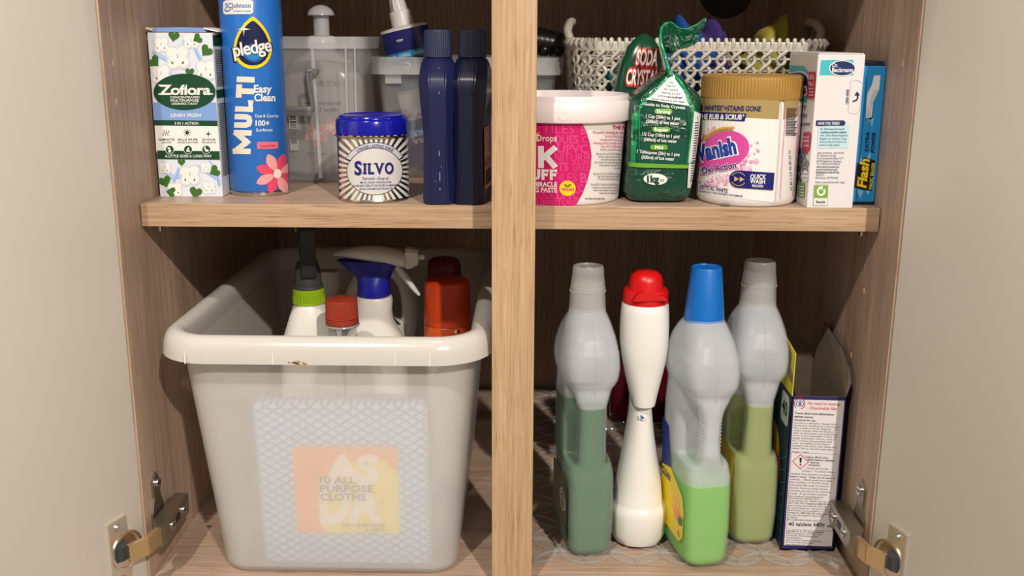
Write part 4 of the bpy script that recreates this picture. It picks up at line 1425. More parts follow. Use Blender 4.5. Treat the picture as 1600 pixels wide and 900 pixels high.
PKS = [mat((236, 170, 204), 0.4), mat((240, 196, 218), 0.4), mat((226, 140, 190), 0.4)]
pr.add('front_label', WH, [[(1097, 158), (1219, 159), (1209, 315), (1092, 306)]], 0)
pr.add('gold_band', GD, [[(1097, 155), (1218, 156.5), (1216, 185), (1096, 182)]], 1)
pr.add('gold_band', GD, [[(1225, 156.5), (1248, 155), (1247, 178), (1223, 185)]], 1)
pr.add('label_gap', mat((214, 208, 206), 0.35), s_line([(1220.5, 157), (1216.5, 230), (1211, 316)], 1.6), 2)
pr.text('claim_lettering', NY, 3, 'DAZZLING WHITES*+STAINS GONE', 1190, 173.5, 7.4, 130, 'r', bold=0.03, shear=0.2)
pr.add('claim_bar', NY, [[(1094, 176), (1168, 177.5), (1165, 189.5), (1094, 187)]], 3)
pr.text('claim_lettering_white', white_print, 4, 'STOP THE RUB & SCRUB*', 1165, 186.8, 7.4, 94, 'r', bold=0.03, shear=0.15)
rnd = random.Random(4)
for k in range(160):
    a = rnd.uniform(0, 2 * pi)
    q = rnd.uniform(0.85, 1.25)
    x, y = 1130 + 45 * q * cos(a) + 6 * sin(a), 243 + 37 * q * sin(a) - 14 * cos(a)
    if a < 0.0 or (3.9 < a < 6.0 and q > 0.95 and x > 1120):
        continue
    if x < 1091:
        continue
    r = rnd.uniform(0.9, 4.2 if y > 250 else 2.0)
    pr.add('bubble', PKS[k % 3], s_ell(x, y, r, r, 12), 2 + k % 3)
    if r > 2.4:
        pr.add('bubble_glint', WH, s_ell(x - r * 0.3, y - r * 0.3, r * 0.35, r * 0.35, 8), 6)
pr.add('logo_splash', PK, s_ell(1129, 235, 44, 30, 40, -16), 4)
pr.add('logo_rainbow', mat((214, 170, 60), 0.4), s_line([(1100, 226), (1106, 214), (1118, 205), (1134, 200), (1150, 199)], 3.2), 5)
pr.add('logo_rainbow', mat((140, 170, 60), 0.4), s_line([(1101, 230), (1108, 217), (1120, 208.5), (1134, 204), (1148, 203)], 1.6), 5)
kw = dict(rot=14, shear=0.1, res=4)
pr.text('logo_outline', white_print, 6, 'Vanish', 1124.5, 246.5, 25, 67, 'c', bold=0.085, **kw)
pr.text('logo_lettering', mat((14, 62, 160), 0.35), 7, 'Vanish', 1124.5, 246, 24, 62, 'c', bold=0.045, **kw)
pr.text('logo_outline', mat((244, 190, 216), 0.4), 6, 'Oxi Action', 1127, 268, 10.5, 56, 'c', bold=0.07, rot=12)
pr.text('logo_lettering', mat((24, 40, 120), 0.35), 7, 'Oxi Action', 1127, 267.7, 10, 54, 'c', bold=0.02, rot=12)
pr.add('wash_badge', NY, [[(1157, 266), (1209, 268), (1207, 295), (1155, 293)], *s_ell(1156, 279.5, 13.5, 13.5, 24)], 7)
pr.text('wash_lettering', white_print, 8, 'QUICK', 1185, 278, 6.6, 23, 'c', bold=0.03, shear=0.15)
pr.text('wash_lettering', white_print, 8, 'WASH', 1184, 285.5, 6.6, 22, 'c', bold=0.03)
pr.text('wash_lettering', white_print, 8, 'PROVEN', 1184, 291.5, 4, 16, 'c', bold=0.02)
gl = mat((206, 178, 110), 0.4)
pr.add('wash_arrow', gl, [[(1150, 275.5), (1157, 279.5), (1150, 283.5)], [(1158, 275.8), (1165, 279.8), (1158, 283.8)]], 8)
pr.add('wash_arrow', gl, [s_ell(1156 + 10.5 * cos(radians(a)), 279.5 + 10.5 * sin(radians(a)), 0.9, 0.9, 8)[0] for a in list(range(215, 330, 14)) + list(range(35, 150, 14))], 8)
pr.text('variant_lettering', NY, 3, 'CRYSTAL WHITE', 1117, 299.5, 6.2, 45, 'c', bold=0.01, rot=-7)
pr.text('variant_lettering', NY, 3, 'CHLORINE BLEACH FREE WHITENER & STAIN REMOVER', 1162, 308.5, 3.1, 70, 'r', bold=0.01, rot=-5)
pr.add('pink_border', mat((230, 160, 196), 0.4), s_line([(1227, 165), (1247, 163), (1246, 200), (1238, 305), (1218, 309), (1222, 240)], 1.0, True), 2)
for k in range(18):
    pr.add('back_small_print', dark_print, s_rect(1228 - k * 0.1, 168 + k * 2.35, 1244 - (k % 4), 169.2 + k * 2.35), 2)
pr.text('batch_code', dark_print, 2, 'N 29 08 26 A3 3 08 26', 1231, 233, 3.4, 62, 'l', rot=-87, res=2)
pr.build()
mk_bm('base_notch', t, tube_bm([(-0.0195, -0.0412, 0.0016), (-0.0125, -0.0436, 0.0016)], 0.0011, 8), mat((120, 112, 104), 0.7))

# --- machine-cleaner carton
x0, x1, yn, yf, hh = 0.2521, 0.2905, 0.047, 0.138, 0.1265
t = thing('cleaner_carton', 'tall white carton with turquoise stripe and dark blue oval badge', 'carton', ((x0 + x1) / 2, (yn + yf) / 2, 0))
hw, hd = (x1 - x0) / 2, (yf - yn) / 2
crd = mat((226, 222, 222), 0.45, name='white_gloss_card')
box('carton_body', t, -hw, hw, -hd, hd, 0, hh, crd, 0.0005, 1)
mk_bm('top_flap', t, prism_bm([(-hw + 0.001, hh + 0.0003), (hw - 0.001, hh + 0.0003), (hw - 0.001, hh + 0.0010), (-hw + 0.001, hh + 0.0010)], -hd + 0.001, hd - 0.001, 'xz'), crd)
TQ, DB = mat((66, 186, 196), 0.45), mat((20, 44, 98), 0.4)
pr = Print(t, quad_face([(1277.4, 84.9), (1352.6, 85.2), (1331.7, 325.6), (1259.2, 325.1)], -hw, hw, -hd, 0, hh))
pr.add('turquoise_stripe', TQ, [[(1282, 94), (1333, 93.5), (1333, 117), (1279.5, 117)]], 1)
pr.add('badge_border', white_print, s_ell(1315.5, 106.5, 21, 12.5, 32), 2)
pr.add('oval_badge', DB, s_ell(1315.5, 106.5, 19.5, 11, 32), 3)
pr.text('brand_lettering', white_print, 4, 'Dr.', 1304, 105, 6.5, 9, 'c', bold=0.02)
pr.text('brand_lettering', white_print, 4, 'Beckmann', 1315.5, 112.5, 6.5, 33, 'c', bold=0.02)
pr.text('open_lettering', DB, 2, 'OPEN HERE', 1325, 162.5, 4.2, 23, 'l', bold=0.01, rot=87)
pr.add('open_arrow', DB, s_line([(1332, 158), (1337, 157), (1340, 153), (1339.5, 148)], 2.4), 2)
pr.add('open_arrow', DB, [[(1334.5, 149), (1339, 142.5), (1343.5, 149)]], 2)
gy = mat((188, 182, 182), 0.5)
pr.add('perforation', gy, s_line([(1329, 127), (1340, 125), (1348, 131), (1343, 172), (1338, 178), (1324.5, 176)], 0.7, True), 1)
pr.add('heading_bar', DB, [[(1274, 188), (1318, 188), (1321, 192), (1318, 196.5), (1273.5, 196.5)]], 2)
pr.text('heading_lettering', white_print, 3, 'HAVE YOU TRIED?', 1294, 194.6, 4, 35, 'c', bold=0.02, shear=0.15)
pr.add('tip_panel', mat((190, 222, 230), 0.5), [[(1277, 197.5), (1327, 195), (1325, 231), (1276, 232)]], 1)
tip = mat((40, 60, 100), 0.5)
for k, (s_, w, b) in enumerate((('Dr. Beckmann Service-It', 38, 0.01), ('washing machine cleaner', 42, 0.02), ('with Ocean Breeze fragrance.', 44, 0.0), ('Regular use ensures a long', 42, 0.0), ('machine life and reduces the', 42, 0.0), ('need of costly repairs', 32, 0.0))):
    pr.text('tip_lettering', tip, 2, s_, 1281 - k * 0.4, 203 + k * 5.0, 3.4, w, 'l', bold=b, res=2)
for k, (s_, w, b) in enumerate((('delta pronatura - part of the', 42, 0.0), ('Dr. Beckmann Group', 30, 0.0), ('Kurt-Schumacher-Ring 15-17', 42, 0.0), ('63329 Egelsbach Germany', 39, 0.0), ('Tel. +49 (0) 6103 4045-0', 37, 0.0), ('www.delta-pronatura.de', 36, 0.01), ('www.dr-beckmann.com', 34, 0.01), ('Distribution in the UK by:', 37, 0.02), ('ACDOCO', 13, 0.0), ('Manchester, UK M44 5AX', 36, 0.0))):
    pr.text('address_lettering', tip, 2, s_, 1276 - k * 0.3, 240 + k * 4.35, 3.2, w, 'l', bold=b, res=2)
pr.text('address_lettering', tip, 2, 'Please recycle this box after usage.', 1273, 286, 3.2, 47, 'l', res=2)
pr.add('recycle_mark', mat((160, 152, 140), 0.5), [[(1270.5, 288.5), (1293.5, 288.5), (1292, 321.5), (1269, 321.5)]], 1)
pr.add('recycle_mark_field', crd, [[(1271.2, 289.2), (1292.8, 289.2), (1291.3, 320.8), (1269.8, 320.8)]], 2)
pr.add('recycle_green', mat((120, 170, 60), 0.45), [[(1271.5, 289.5), (1292.6, 289.5), (1291.8, 309), (1270.8, 309)]], 3)
pr.add('recycle_arrow', white_print, s_ring(1281.7, 299, 5.4, 5.4, 3.0, 20, -40, 260), 4)
pr.add('recycle_arrow', white_print, [[(1277, 292), (1285, 290.5), (1283, 297)]], 4)
pr.text('recycle_lettering', dark_print, 4, 'Recycle', 1281, 317, 3.8, 14, 'c', bold=0.02)
pr.build()
pr = Print(t, left_face([(1233.7, 82.2), (1277.4, 84.9), (1259.2, 325.1), (1218.7, 299.9)], -hw, -hd, hd, 0, hh))
pr.add('turquoise_stripe', TQ, [[(1233, 102), (1255, 103), (1262, 112), (1260, 160), (1230, 150)]], 1)
pr.add('badge_border', white_print, s_rrect(1205, 111, 1264, 152, 14), 2)
pr.add('oval_badge', DB, s_rrect(1205, 113, 1262, 150, 13), 3)
pr.text('brand_lettering', white_print, 4, 'Beckmann', 1261, 142, 11, 58, 'r', bold=0.03)
pr.add('red_flag', mat((196, 30, 84), 0.45), [[(1264, 112), (1276.5, 113), (1273.5, 155), (1261, 152)]], 5)
for k, (s_, h) in enumerate((("UK's", 7), ('No.1', 7), ('FROM', 2.5), ('THE', 2.5), ('MAKER', 2.5))):
    pr.text('flag_lettering', white_print, 6, s_, 1268.5 - (k > 1) * 0.6, (124, 134, 140, 145, 150)[k], h, 9 if k < 2 else 7, 'c', bold=0.02)
for k, (s_, y, h, w) in enumerate((('SERVICE-IT', 172, 7, 44), ('DEEP CLEAN', 184, 7, 44), ('Machine Cleaner', 196.5, 6.5, 60))):
    pr.text('product_lettering', DB, 2, s_, 1261 + (5 if k == 2 else -1), y, h, w, 'r', bold=0.005)
pr.add('blue_block', mat((40, 96, 160), 0.45), [[(1230, 203), (1248, 205), (1246, 216), (1230, 214)]], 1)
pr.add('shield', mat((204, 40, 90), 0.45), [[(1256, 207), (1264, 206), (1267, 210), (1265, 232), (1260, 242), (1253, 230)]], 3)
for k, s_ in enumerate(('REMOVES', '99.9%', 'BACTERIA')):
    pr.text('shield_lettering', white_print, 4, s_, 1260, 216 + k * 6.5, (2.6, 4, 2.6)[k], 9, 'c', bold=0.02)
for k in range(7):
    x, y, r = ((1252, 250, 10), (1247, 262, 11), (1256, 268, 8), (1246, 278, 9), (1255, 238, 6), (1250, 240, 9), (1258, 256, 7))[k]
    pr.add('drum_print', (mat((120, 124, 130), 0.4), mat((70, 74, 80), 0.4))[k % 2], s_ell(x, y, r * 0.7, r, 20), 1)
    pr.add('drum_print', mat((190, 194, 198), 0.4), s_ring(x, y, r * 0.5, r * 0.8, 0.8, 16), 2)
pr.add('round_seal', white_print, s_ell(1258, 275, 6, 9, 20), 3)
pr.text('seal_lettering', DB, 4, 'all known', 1258, 273, 2.6, 9, 'c')
pr.text('seal_lettering', DB, 4, 'odours', 1258, 279, 2.6, 8, 'c')
pr.add('blue_block', mat((40, 96, 160), 0.45), [[(1235, 282), (1246, 286), (1244.5, 306), (1234, 300)]], 3)
pr.add('green_block', mat((120, 160, 80), 0.45), [[(1247.5, 284), (1257.5, 287), (1256, 310), (1246, 305)]], 3)
for k in range(4):
    pr.add('block_lettering', white_print, [[(1249, 290 + k * 4.5), (1256, 291.5 + k * 4.5), (1256, 293 + k * 4.5), (1249, 291.5 + k * 4.5)]], 4)
pr.build()

# --- eraser-sponge carton
x0, x1, yn, yf, hh = 0.2955, 0.3145, 0.065, 0.15, 0.117
t = thing('sponge_carton', 'narrow bright blue carton with yellow slanted lettering, against the right wall', 'carton', ((x0 + x1) / 2, (yn + yf) / 2, 0))
hw, hd = (x1 - x0) / 2, (yf - yn) / 2
sb = mat((30, 142, 210), 0.35, name='bright_blue_card')
box('carton_body', t, -hw, hw, -hd, hd, 0.0025, hh, sb, 0.0006, 1)
mk_bm('top_flap', t, prism_bm([(-hw + 0.0005, hh), (hw - 0.0005, hh), (hw - 0.002, hh + 0.004), (-hw + 0.003, hh + 0.0022)], -hd + 0.002, hd, 'xz'), mat((14, 40, 66), 0.4))
mk_bm('base_flap', t, box_bm(-hw + 0.0005, hw - 0.0005, -hd + 0.001, hd, 0.0, 0.0025), mat((16, 16, 22), 0.5))
pr = Print(t, quad_face([(1349.5, 103.0), (1385.4, 103.1), (1365.4, 320.5), (1330.7, 316)], -hw, hw, -hd, 0.0025, hh))
pr.add('light_burst', mat((120, 190, 226), 0.4), [[(1341, 262), (1345, 240), (1348, 262)], [(1352, 250), (1361, 236), (1358, 256)], [(1338, 296), (1349, 300), (1343, 312)], [(1352, 300), (1362, 296), (1356, 308)], [(1350, 196), (1366, 182), (1362, 200), (1358, 186)]], 1)
pr.add('sponge_print', mat((224, 226, 228), 0.5), [[(1365, 118), (1375.5, 117.5), (1373, 141), (1364, 160), (1361, 184), (1352.5, 185), (1353, 166), (1355, 146), (1362, 132)]], 2)
pr.add('sponge_shade', mat((196, 202, 208), 0.5), [[(1366, 140), (1373, 141), (1364, 160), (1360, 172), (1358, 158)], [(1354, 166), (1359, 172), (1360, 184), (1353, 184)]], 3)
pr.text('variant_lettering', NV, 2, 'EXTRA', 1356, 237, 5.5, 31, 'l', bold=0.02, rot=86)
pr.text('variant_lettering', NV, 2, 'POWER', 1365.5, 240, 5.5, 33, 'l', bold=0.02, rot=86)
pr.add('name_block', mat((16, 18, 30), 0.4), [[(1349, 246), (1367, 253), (1361, 302), (1334, 293), (1339, 254), (1345, 258)]], 2)
pr.text('brand_lettering', mat((250, 216, 30), 0.4), 3, 'Flash', 1352, 296, 14, 47, 'l', bold=0.035, rot=83, shear=0.2, res=4)
pr.text('name_lettering', mat((230, 214, 60), 0.4), 3, 'MAGIC ERASER', 1361.5, 299, 5.0, 43, 'l', bold=0.02, rot=83)
pr.build()

# --- woven plastic basket with cloths
t = thing('woven_basket', 'off-white woven plastic basket with end loops, at the back right', 'basket', (0.176, 0.235, 0))
bw = mat((188, 182, 170), 0.4, name='off_white_basket')
HX, HY, BH, CR = 0.121, 0.076, 0.1355, 0.034
path_n = 300


def perim(s, z):
    """point at arc length fraction s round the rim, narrowing towards the base"""
    k = 0.90 + 0.10 * (z / BH)
    hx, hy, r = HX * k, HY * k, CR * k
    Ls = [2 * (hx - r), pi * r / 2, 2 * (hy - r), pi * r / 2] * 2
    T = sum(Ls)
    q = (s % 1.0) * T
    x, y, a = -(hx - r), -hy, 0.0
    for i, L in enumerate(Ls):
        if q <= L:
            if i % 2 == 0:
                d_ = [(1, 0), (0, 1), (-1, 0), (0, -1)][i // 2]
                st = [(-(hx - r), -hy), (hx, -(hy - r)), (hx - r, hy), (-hx, hy - r)][i // 2]
                return Vector((st[0] + d_[0] * q, st[1] + d_[1] * q, z)), Vector((d_[1], -d_[0], 0))
            c_ = [(hx - r, -(hy - r)), (hx - r, hy - r), (-(hx - r), hy - r), (-(hx - r), -(hy - r))][i // 2]
            a = [-pi / 2, 0, pi / 2, pi][i // 2] + q / r
            return Vector((c_[0] + r * cos(a), c_[1] + r * sin(a), z)), Vector((cos(a), sin(a), 0))
        q -= L
    return Vector((x, y, z)), Vector((0, -1, 0))


rings = []
for i in range(112):
    p, n_ = perim(i / 112, 0)
    p1, n1 = perim(i / 112, BH)
    rings.append([p1 + n1 * a + Vector((0, 0, b)) for a, b in ((-0.0022, -0.0085), (0.0012, -0.0085), (0.0018, -0.002), (0.0012, -0.0002), (-0.0015, 0.0), (-0.0025, -0.002))])
mk_bm('basket_rim', t, loft_bm(rings, closed=True), bw, angle=40)
rings = []
base_o = [perim(i / 112, 0)[0] for i in range(112)]
mk_bm('basket_base', t, loft_bm([[v + Vector((0, 0, 0.0)) for v in base_o], [v + Vector((0, 0, 0.003)) for v in base_o]]), bw)
NCOL = 52
ROWP = 0.0105
for k in range(NCOL):
    s0 = (k + 0.5) / NCOL
    bm = bmesh.new()
    for sg in (1, -1):
        pts = []
        nz = 12
        rows = int((BH - 0.012) / ROWP)
        for i in range(rows * 6 + 1):
            z = BH - 0.006 - i * ROWP / 6
            ph = i / 6 * pi
            p, n_ = perim(s0 + sg * (0.30 * cos(ph) + 0.02) / NCOL, max(0.003, z))
            pts.append(p + n_ * (0.0002 + 0.0010 * sin(ph) * sg))
        # hook over the rim
        p, n_ = perim(s0 + sg * 0.26 / NCOL, BH)
        pts = [p + n_ * -0.0034 + Vector((0, 0, -0.004)), p + n_ * -0.0026 + Vector((0, 0, 0.0008)), p + n_ * 0.0002 + Vector((0, 0, 0.0020)), p + n_ * 0.0027 + Vector((0, 0, -0.0010))] + pts
        tube_bm(pts, 0.0019, 6, bm=bm)
    mk_bm('woven_strand', t, bm, bw, angle=60)
for r_ in range(1, 12):
    z = BH - 0.006 - (r_ + 0.0) * ROWP + 0.001
    if z < 0.006:
        break
    pts = [perim(i / 80, z)[0] - perim(i / 80, z)[1] * 0.0009 for i in range(80)]
    mk_bm('woven_band', t, tube_bm(pts, 0.0012, 6, True), bw, angle=60)
for sx in (-1, 1):
    pts = [(sx * (HX - 0.004), -0.030, BH - 0.004), (sx * (HX + 0.001), -0.027, BH + 0.008), (sx * (HX - 0.001), -0.015, BH + 0.0165), (sx * (HX - 0.004), 0.0, BH + 0.0185), (sx * (HX - 0.001), 0.015, BH + 0.0165), (sx * (HX + 0.001), 0.027, BH + 0.008), (sx * (HX - 0.004), 0.030, BH - 0.004)]
    mk_bm('end_loop', t, tube_bm(smooth_path(pts, 5), 0.0042, 10), bw, angle=50)


def cloth(name, label, loc, sx, sy, sz, m, seed, peak=None):
    t_ = thing(name, label, 'cloth', loc, group='cloths in the woven basket')
    bm = bmesh.new()
    bmesh.ops.create_icosphere(bm, subdivisions=5, radius=1)
    rnd = random.Random(seed)
    f = [rnd.uniform(3, 9) for _ in range(6)]
    for v in bm.verts:
        c_ = v.co.copy()
        q = 1 + 0.16 * sin(f[0] * c_.x + f[1] * c_.z) + 0.12 * sin(f[2] * c_.y + f[3] * c_.x + 1) + 0.03 * sin(40 * c_.x) * sin(40 * c_.z + 30 * c_.y)
        p = Vector((c_.x * sx * q, c_.y * sy * q, c_.z * sz * q))
        if peak:
            w_ = max(0.0, c_.z) ** 1.5
            p.x = p.x * (1 - 0.86 * w_) + peak[0] * w_
            p.z = p.z * (1 - w_) + peak[1] * w_
            p.y *= (1 - 0.5 * w_)
        v.co = p
    mk_bm('folded_cloth', t_, bm, m, angle=70)
    return t_


cloth('cleaning_cloth', 'bright blue cloth poking out of the woven basket behind the green bag', (0.166, 0.225, 0.118), 0.030, 0.030, 0.034, mat((20, 84, 168), 0.9, bump=0.6), 2)
cloth('cleaning_cloth', 'purple cloth poking out of the woven basket behind the blue cloth', (0.196, 0.262, 0.122), 0.022, 0.024, 0.030, mat((66, 44, 120), 0.9, bump=0.6), 3)
cloth('cleaning_cloth', 'mustard yellow cloth peaking above the right end of the woven basket', (0.253, 0.240, 0.116), 0.024, 0.030, 0.024, mat((170, 160, 60), 0.95, bump=0.6), 8, (0.018, 0.046))
cloth('cleaning_cloth', 'teal cloth showing through the left side of the woven basket weave', (0.108, 0.230, 0.064), 0.026, 0.040, 0.044, mat((30, 130, 150), 0.9, bump=0.6), 9)
cloth('cleaning_cloth', 'orange-red cloth showing low through the woven basket weave', (0.172, 0.228, 0.050), 0.024, 0.040, 0.034, mat((180, 80, 44), 0.9, bump=0.6), 12)
cloth('cleaning_cloth', 'dark blue cloth showing through the right part of the basket weave', (0.236, 0.228, 0.046), 0.026, 0.040, 0.032, mat((34, 50, 120), 0.9, bump=0.6), 15)

# ---------------------------------------------------------------- cupboard floor, left: the white bin
binm = sheer('milky_bin_plastic', (244, 241, 237), 0.52, 0.28, 0.28)
binr = sheer('milky_bin_rim', (224, 220, 214), 0.06, 0.22, 0.25)
t = thing('plastic_bin', 'large white translucent plastic bin with a rolled rim, below the shelf on the left', 'bin', (0, 0, F))
ZT = -0.1255 - F          # where the wall meets the rolled rim


def bin_ring(z, o, r=None):
    """wall outline at height z above the cupboard floor, pushed out by o"""
    k = z / ZT
    xa, xb = -0.2555 - 0.0215 * k, -0.0450 + 0.0180 * k
    ya, yb = 0.0125 - 0.0165 * k, 0.330 + 0.020 * k
    rr = (0.024 + 0.008 * k) if r is None else r
    return rrect_ring((xa + xb) / 2, (ya + yb) / 2, z, (xb - xa) / 2 + o, (yb - ya) / 2 + o, rr + o, 7)


th = 0.002
rings = [bin_ring(0.0, -0.012, 0.02), bin_ring(0.0006, -0.006), bin_ring(0.004, -0.0015), bin_ring(0.010, 0)]
rings += [bin_ring(ZT * q, 0) for q in (0.25, 0.5, 0.75, 1.0)]
rings += [bin_ring(ZT + 0.001, -th)] + [bin_ring(ZT * q, -th) for q in (0.75, 0.5, 0.25)] + [bin_ring(0.010, -th), bin_ring(0.005, -th - 0.002), bin_ring(0.003, -th - 0.008)]
mk_bm('bin_wall', t, loft_bm(rings), binm, angle=40)
z0 = ZT


def rim_ring(o, z):
    return bin_ring(ZT, o)[0:0] + [(p[0] + (-0.0012), p[1], z) for p in bin_ring(ZT, o)]


prof = [(-0.0020, z0), (-0.0035, z0 + 0.012), (-0.0030, z0 + 0.0205), (-0.0005, z0 + 0.0242), (0.0035, z0 + 0.0255), (0.0085, z0 + 0.0248), (0.0125, z0 + 0.0215), (0.0150, z0 + 0.0160), (0.0162, z0 + 0.0085), (0.0166, z0 + 0.0045), (0.0156, z0 + 0.0045), (0.0150, z0 + 0.0085), (0.0138, z0 + 0.0150), (0.0115, z0 + 0.0200), (0.0080, z0 + 0.0232), (0.0035, z0 + 0.0238), (0.0008, z0 + 0.0226), (-0.0010, z0 + 0.0195), (-0.0010, z0)]
mk_bm('rolled_rim', t, loft_bm([rim_ring(o, z) for o, z in prof], closed=True), binr, angle=50)
for x in (-0.262, -0.190, -0.090, -0.062):
    mk_bm('mould_mark', t, box_bm(x - 0.0004, x + 0.0004, -0.0207, -0.0196, z0 + 0.0045, z0 + 0.0150), mat((240, 238, 232), 0.3))
bm = bmesh.new()
for k in range(14):
    rnd = random.Random(40 + k)
    x, z = -0.170 + rnd.uniform(-0.0075, 0.0065), z0 + 0.0065 + rnd.uniform(-0.0012, 0.0012)
    r = rnd.uniform(0.0004, 0.0013)
    loft_bm([[(x + 1.6 * r * cos(j * pi / 4), -0.0207, z + r * sin(j * pi / 4)) for j in range(8)], [(x + 1.2 * r * cos(j * pi / 4), -0.02095, z + 0.7 * r * sin(j * pi / 4)) for j in range(8)]], bm=bm)
st = mk_bm('brown_stain', t, bm, mat((168, 128, 78), 0.8))
st['kind'] = 'stuff'

# --- pack of cloths pressed against the inside of the bin's front
t = thing('cloth_pack', 'pack of blue-white cloths with an orange and yellow square label, inside the bin', 'cloth pack', (-0.1425, 0.0172, F + 0.0085), (radians(4.7), 0, 0))
pk_m, nt, b, out = new_mat('quilted_cloth')
N, L = nt.nodes.new, nt.links.new
tc = N('ShaderNodeTexCoord')
waves = []
for rz in (33, -33):
    mp = N('ShaderNodeMapping')
    mp.inputs['Rotation'].default_value = (0, radians(rz), 0)
    wv = N('ShaderNodeTexWave')
    wv.bands_direction = 'Z'
    wv.inputs['Scale'].default_value = 46
    L(tc.outputs['Object'], mp.inputs[0])
    L(mp.outputs[0], wv.inputs[0])
    rp = N('ShaderNodeValToRGB')
    rp.color_ramp.elements[0].position = 0.0
    rp.color_ramp.elements[0].color = (1, 1, 1, 1)
    rp.color_ramp.elements[1].position = 0.35
    rp.color_ramp.elements[1].color = (0, 0, 0, 1)
    L(wv.outputs[1], rp.inputs[0])
    waves.append(rp.outputs[0])
ad = N('ShaderNodeMath')
ad.operation = 'MAXIMUM'
L(waves[0], ad.inputs[0])
L(waves[1], ad.inputs[1])
mx = N('ShaderNodeMixRGB')
mx.inputs[1].default_value = lin((216, 232, 246))
mx.inputs[2].default_value = lin((70, 150, 220))
L(ad.outputs[0], mx.inputs[0])
L(mx.outputs[0], b.inputs['Base Color'])
b.inputs['Roughness'].default_value = 0.8
bm = box_bm(-0.0745, 0.0745, 0.0, 0.018, 0.0, 0.157, 0.003, 3)
mk_bm('cloth_stack', t, bm, pk_m, angle=40)
pr = Print(t, face_map([(403.6, 626.7), (670.1, 629.3), (674.3, 881.0), (418.6, 877.8)], [(-0.0745, 0, 0.157), (0.0745, 0, 0.157), (0.0745, 0, 0.001), (-0.0745, 0, 0.001)]))
OR, YE, LW = mat((252, 160, 20), 0.5), mat((250, 230, 0), 0.5), mat((250, 246, 240), 0.5)
pr.add('orange_label', OR, [[(464, 692), (626, 692), (628, 831), (470, 829)]], 1)
ys = [(470, 829), (512, 829), (500, 800), (498, 760), (520, 735), (560, 712), (600, 716), (627, 735), (628, 831)]
pr.add('yellow_swirl', YE, [[(512, 829), (502, 800), (504, 770), (520, 742), (548, 720), (580, 708), (605, 714), (627, 738), (628, 831)]], 2)
pr.text('big_lettering', LW, 3, 'AS', 555, 748, 40, 86, 'c', bold=0.05)
pr.text('big_lettering', LW, 3, 'DA', 553, 812, 62, 96, 'c', bold=0.05)
dk = mat((34, 28, 32), 0.5)
for k, (s_, w) in enumerate((('10 ALL', 55), ('PURPOSE', 82), ('CLOTHS', 70))):
    pr.text('pack_lettering', dk, 4, s_, 506, 751 + k * 13.5, 10.5, w, 'l', bold=0.025)
pr.text('pack_lettering', dk, 4, 'JUST ESSENTIALS', 605, 820, 5, 66, 'r', bold=0.02)
pr.text('pack_lettering', dk, 4, 'by ASDA', 605, 827.5, 5, 30, 'r', bold=0.02)
for x, y, r in ((499, 734, 7), (576, 720, 4), (592, 796, 7), (600, 782, 4), (503, 796, 3)):
    pr.add('sparkle_mark', dk, s_line([(x - r * 0.6, y), (x, y - r), (x + r * 0.6, y), (x, y + r)], 0.9, True), 4)
pr.build()

BF = F + 0.0052     # the bin's inner floor
wht = mat((226, 222, 214), 0.38, name='white_bottle_plastic')
# --- drinks-type bottle with a brick-red screw cap
t = thing('clear_bottle', 'clear plastic bottle with a brick-red ribbed screw cap, at the front of the bin', 'bottle', (-0.1525, 0.086, BF))
pet = sheer('clear_pet', (150, 150, 148), 0.72, 0.08, 0.0)
H = -0.0925 - BF
lathe('bottle_body', t, [(0.022, 0.0), (0.0285, 0.001), (0.0300, 0.006), (0.0300, 0.11), (0.0285, H - 0.085), (0.0225, H - 0.060), (0.0165, H - 0.042), (0.0133, H - 0.034), (0.0130, H - 0.0255)], pet, 48)
lathe('liquid', t, [(0.020, 0.002), (0.0275, 0.004), (0.0288, 0.008), (0.0288, 0.095)], mat((90, 70, 50), 0.2), 40)
lathe('neck_ring', t, [(0.0130, H - 0.0262), (0.0155, H - 0.0256), (0.0160, H - 0.0246), (0.0155, H - 0.0236), (0.0130, H - 0.0232)], mat((150, 150, 148), 0.15), 40)
capm = mat((150, 50, 30), 0.4, name='brick_red_cap')
lathe('tamper_band', t, [(0.0148, H - 0.0228), (0.0152, H - 0.0224), (0.0150, H - 0.0182), (0.0144, H - 0.0178)], capm, 48)
ribbed('screw_cap', t, [(0.0142, H - 0.0176, 0), (0.0149, H - 0.0172, 0), (0.0149, H - 0.0166, 1), (0.0144, H - 0.0022, 1), (0.0138, H - 0.0006, 0), (0.0122, H, 0), (0.001, H - 0.0001, 0)], capm, 60, 0.0004)

# --- lime-collared trigger spray, seen from behind
t = thing('trigger_spray', 'white spray bottle with lime collar and dark grey trigger head', 'spray bottle', (-0.1940, 0.139, BF), (0, 0, radians(17)))
H = -0.0970 - BF - 0.016
loft('bottle_body', t, [(0, 0.027, 0.022, 3), (0.003, 0.0305, 0.0255, 3.2), (0.10, 0.0305, 0.0255, 3.2), (H - 0.040, 0.0285, 0.0225, 2.6), (H - 0.018, 0.0215, 0.0185, 2.2), (H - 0.001, 0.0158, 0.0155, 2), (H + 0.0025, 0.0135, 0.0135)], wht, 48)
lime = mat((150, 190, 16), 0.4, name='lime_plastic')
ribbed('lime_collar', t, [(0.0142, H + 0.002, 0), (0.0156, H + 0.003, 0), (0.0156, H + 0.0034, 1), (0.0154, H + 0.0105, 1), (0.0152, H + 0.0108, 0), (0.0149, H + 0.0165, 0), (0.0140, H + 0.0172, 0)], lime, 26, 0.0006)
gr_ = mat((62, 66, 66), 0.45, name='grey_trigger')
lathe('head_base', t, [(0.0143, H + 0.0172), (0.0147, H + 0.0178), (0.0143, H + 0.0205), (0.0128, H + 0.0215), (0.0125, H + 0.0300), (0.0118, H + 0.0370), (0.0095, H + 0.0430), (0.006, H + 0.0450)], gr_, 36)
